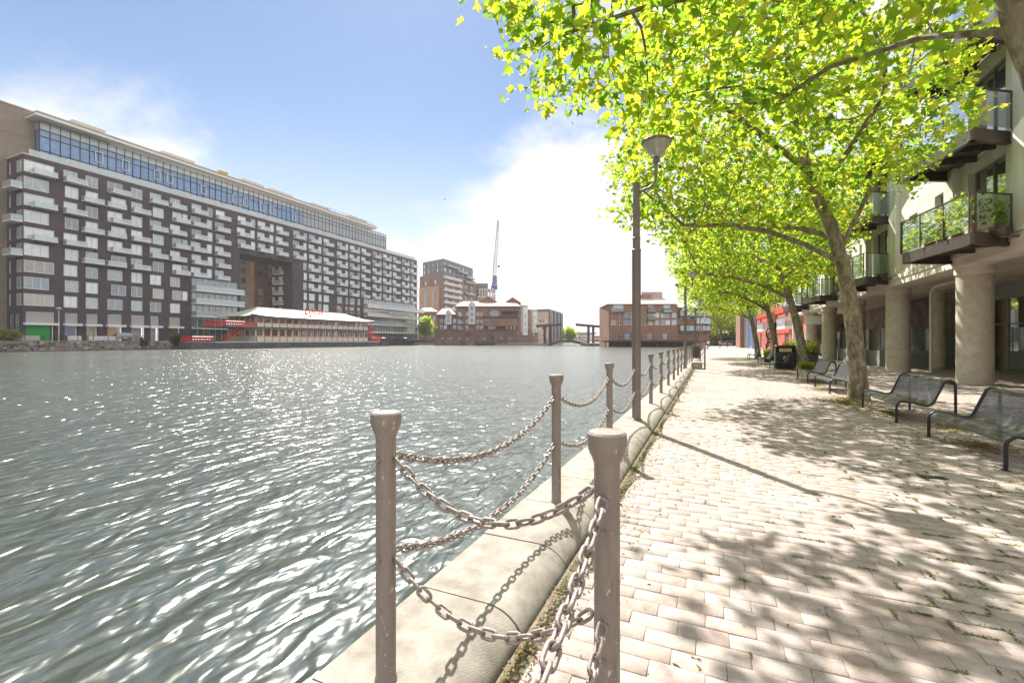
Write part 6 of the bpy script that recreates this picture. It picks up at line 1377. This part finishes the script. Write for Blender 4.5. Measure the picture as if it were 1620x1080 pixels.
# ------------------------------------------------------------------ people
M['skin'] = pmat('skin', (.50,.30,.22), .6, 0, .05, 5); M['hair'] = pmat('hair', (.05,.03,.02), .7)
def person(label, loc, rz, shirt, legs, stride=.18, arm=0.1, skin='skin', group=None):
    """one continuous skinned body; clothing by face material"""
    V, E, R = [], [], []
    def v(p, r, parent=None):
        V.append(p); R.append(r); 
        if parent is not None: E.append((parent, len(V)-1))
        return len(V)-1
    hip = v((0,0,.95), .135); waist = v((0,0,1.10), .125, hip); chest = v((0,.0,1.32), .15, waist); neck = v((0,0,1.50), .055, chest); head = v((0,.015,1.60), .085, neck); top = v((0,.01,1.73), .075, head)
    for s in (-1, 1):
        sh = v((s*.18,0,1.43), .062, chest); el = v((s*.23,-.03+arm*.3,1.16), .045, sh); wr = v((s*.235,.07+arm,.93), .030, el); pa = v((s*.232,.09+arm,.86), .034, wr)
        for k, (dy, dz, l) in enumerate(((.028,-.02,.05),(.018,-.055,.085),(.005,-.06,.09),(-.01,-.058,.082),(-.022,-.048,.068))): v((s*(.23-.004*k),.09+arm+dy,.86+dz*1.3), .0095, pa)
        hp = v((s*.095,0,.90), .095, hip); kn = v((s*.10,s*stride*.5+.03,.50), .062, hp); an = v((s*.10,s*stride-.02,.085), .042, kn); v((s*.105,s*stride+.14,.035), .038, an)
    me = bpy.data.meshes.new('tmp'); me.from_pydata(V, E, []); o = bpy.data.objects.new('tmp', me); COL.objects.link(o)
    sk = o.modifiers.new('s', 'SKIN'); sb = o.modifiers.new('d', 'SUBSURF'); sb.levels = 2; sb.render_levels = 2
    for i, d in enumerate(me.skin_vertices[0].data): d.radius = (R[i], R[i]*(.8 if i in (0,1,2) else 1)); d.use_root = (i == 0)
    me2 = bpy.data.meshes.new_from_object(o.evaluated_get(bpy.context.evaluated_depsgraph_get())); bpy.data.objects.remove(o)
    me2.name = 'person'; me2.materials.clear()
    for m_ in (M[skin], shirt, legs, M['black_metal'], M['hair']): me2.materials.append(m_)
    for p in me2.polygons:
        x, y, z = p.center; p.use_smooth = True
        p.material_index = 3 if z < .09 else 2 if z < .97 and abs(x) < .19 else 0 if z > 1.485 or (abs(x) > .19 and z < 1.22) else 1
    q = bpy.data.objects.new('person', me2); COL.objects.link(q); q.location = loc; q.rotation_euler = (0,0,rz); tag(q, label, 'person', group)
    b = MB(); prof = [(.001,1.80),(.06,1.79),(.098,1.74),(.108,1.68),(.10,1.62)]; b.lathe(prof[::-1], 0, -.015, 14, capb=False); b.build('hair', M['hair'], q, 60)
    b = MB()
    for s in (-1, 1): b.box(s*.033-.012, s*.033+.012, .094, .104, 1.655, 1.668); b.box(s*.098-.008, s*.098+.008, -.01, .03, 1.62, 1.68)
    b.box(-.012, .012, .09, .118, 1.615, 1.645); b.box(-.028, .028, .088, .102, 1.575, 1.585); b.build('face', M[skin], q)
    return q
person('person in an orange top and dark trousers walking far along the promenade', (1.62, 99, 0), PI, pmat('orange_shirt', (.75,.22,.07), .8), pmat('grey_trousers', (.12,.13,.16), .8))
person('person in a white top near the quay railing far along the promenade', (-.45, 84, 0), 0, pmat('white_shirt', (.75,.75,.75), .8), pmat('dark_trousers', (.04,.04,.05), .8), .05)
person('person in a dark coat walking along the orange building', (3.1, 104, 0), PI, pmat('dark_coat', (.06,.06,.07), .8), M['dark_metal'])
person('person in a blue top standing inside the shop window', (13.7, 28.9, 0), PI/2, pmat('blue_shirt', (.12,.18,.32), .8), M['dark_metal'], .03)
person('person in a pale shirt standing inside the shop window beside a column', (14.0, 27.6, 0), PI/2+.5, M['white_clad'], M['dark_metal'], .03)
# gull
t = thing('bird', 'small dark gull gliding in the sky left of the crane', 'bird', (*at(703, 90), zat(316, 90)), 1.0)
b = MB(); b.tube([(-.22,0,0),(-.12,0,.02),(.05,0,.03),(.17,0,.03),(.24,0,.01)], [.01,.05,.065,.04,.008], 8); b.build('body', M['grey_clad'], t, 60)
for s in (-1, 1):
    b = MB(); b.face([(.08,s*.04,.04),(.10,s*.35,.14),(.0,s*.68,.10),(-.06,s*.36,.13),(-.08,s*.04,.03)]); b.face([(-.08,s*.04,.02),(-.06,s*.36,.12),(.0,s*.68,.09),(.10,s*.35,.13),(.08,s*.04,.03)]); b.build('wing', M['grey_clad'], t)
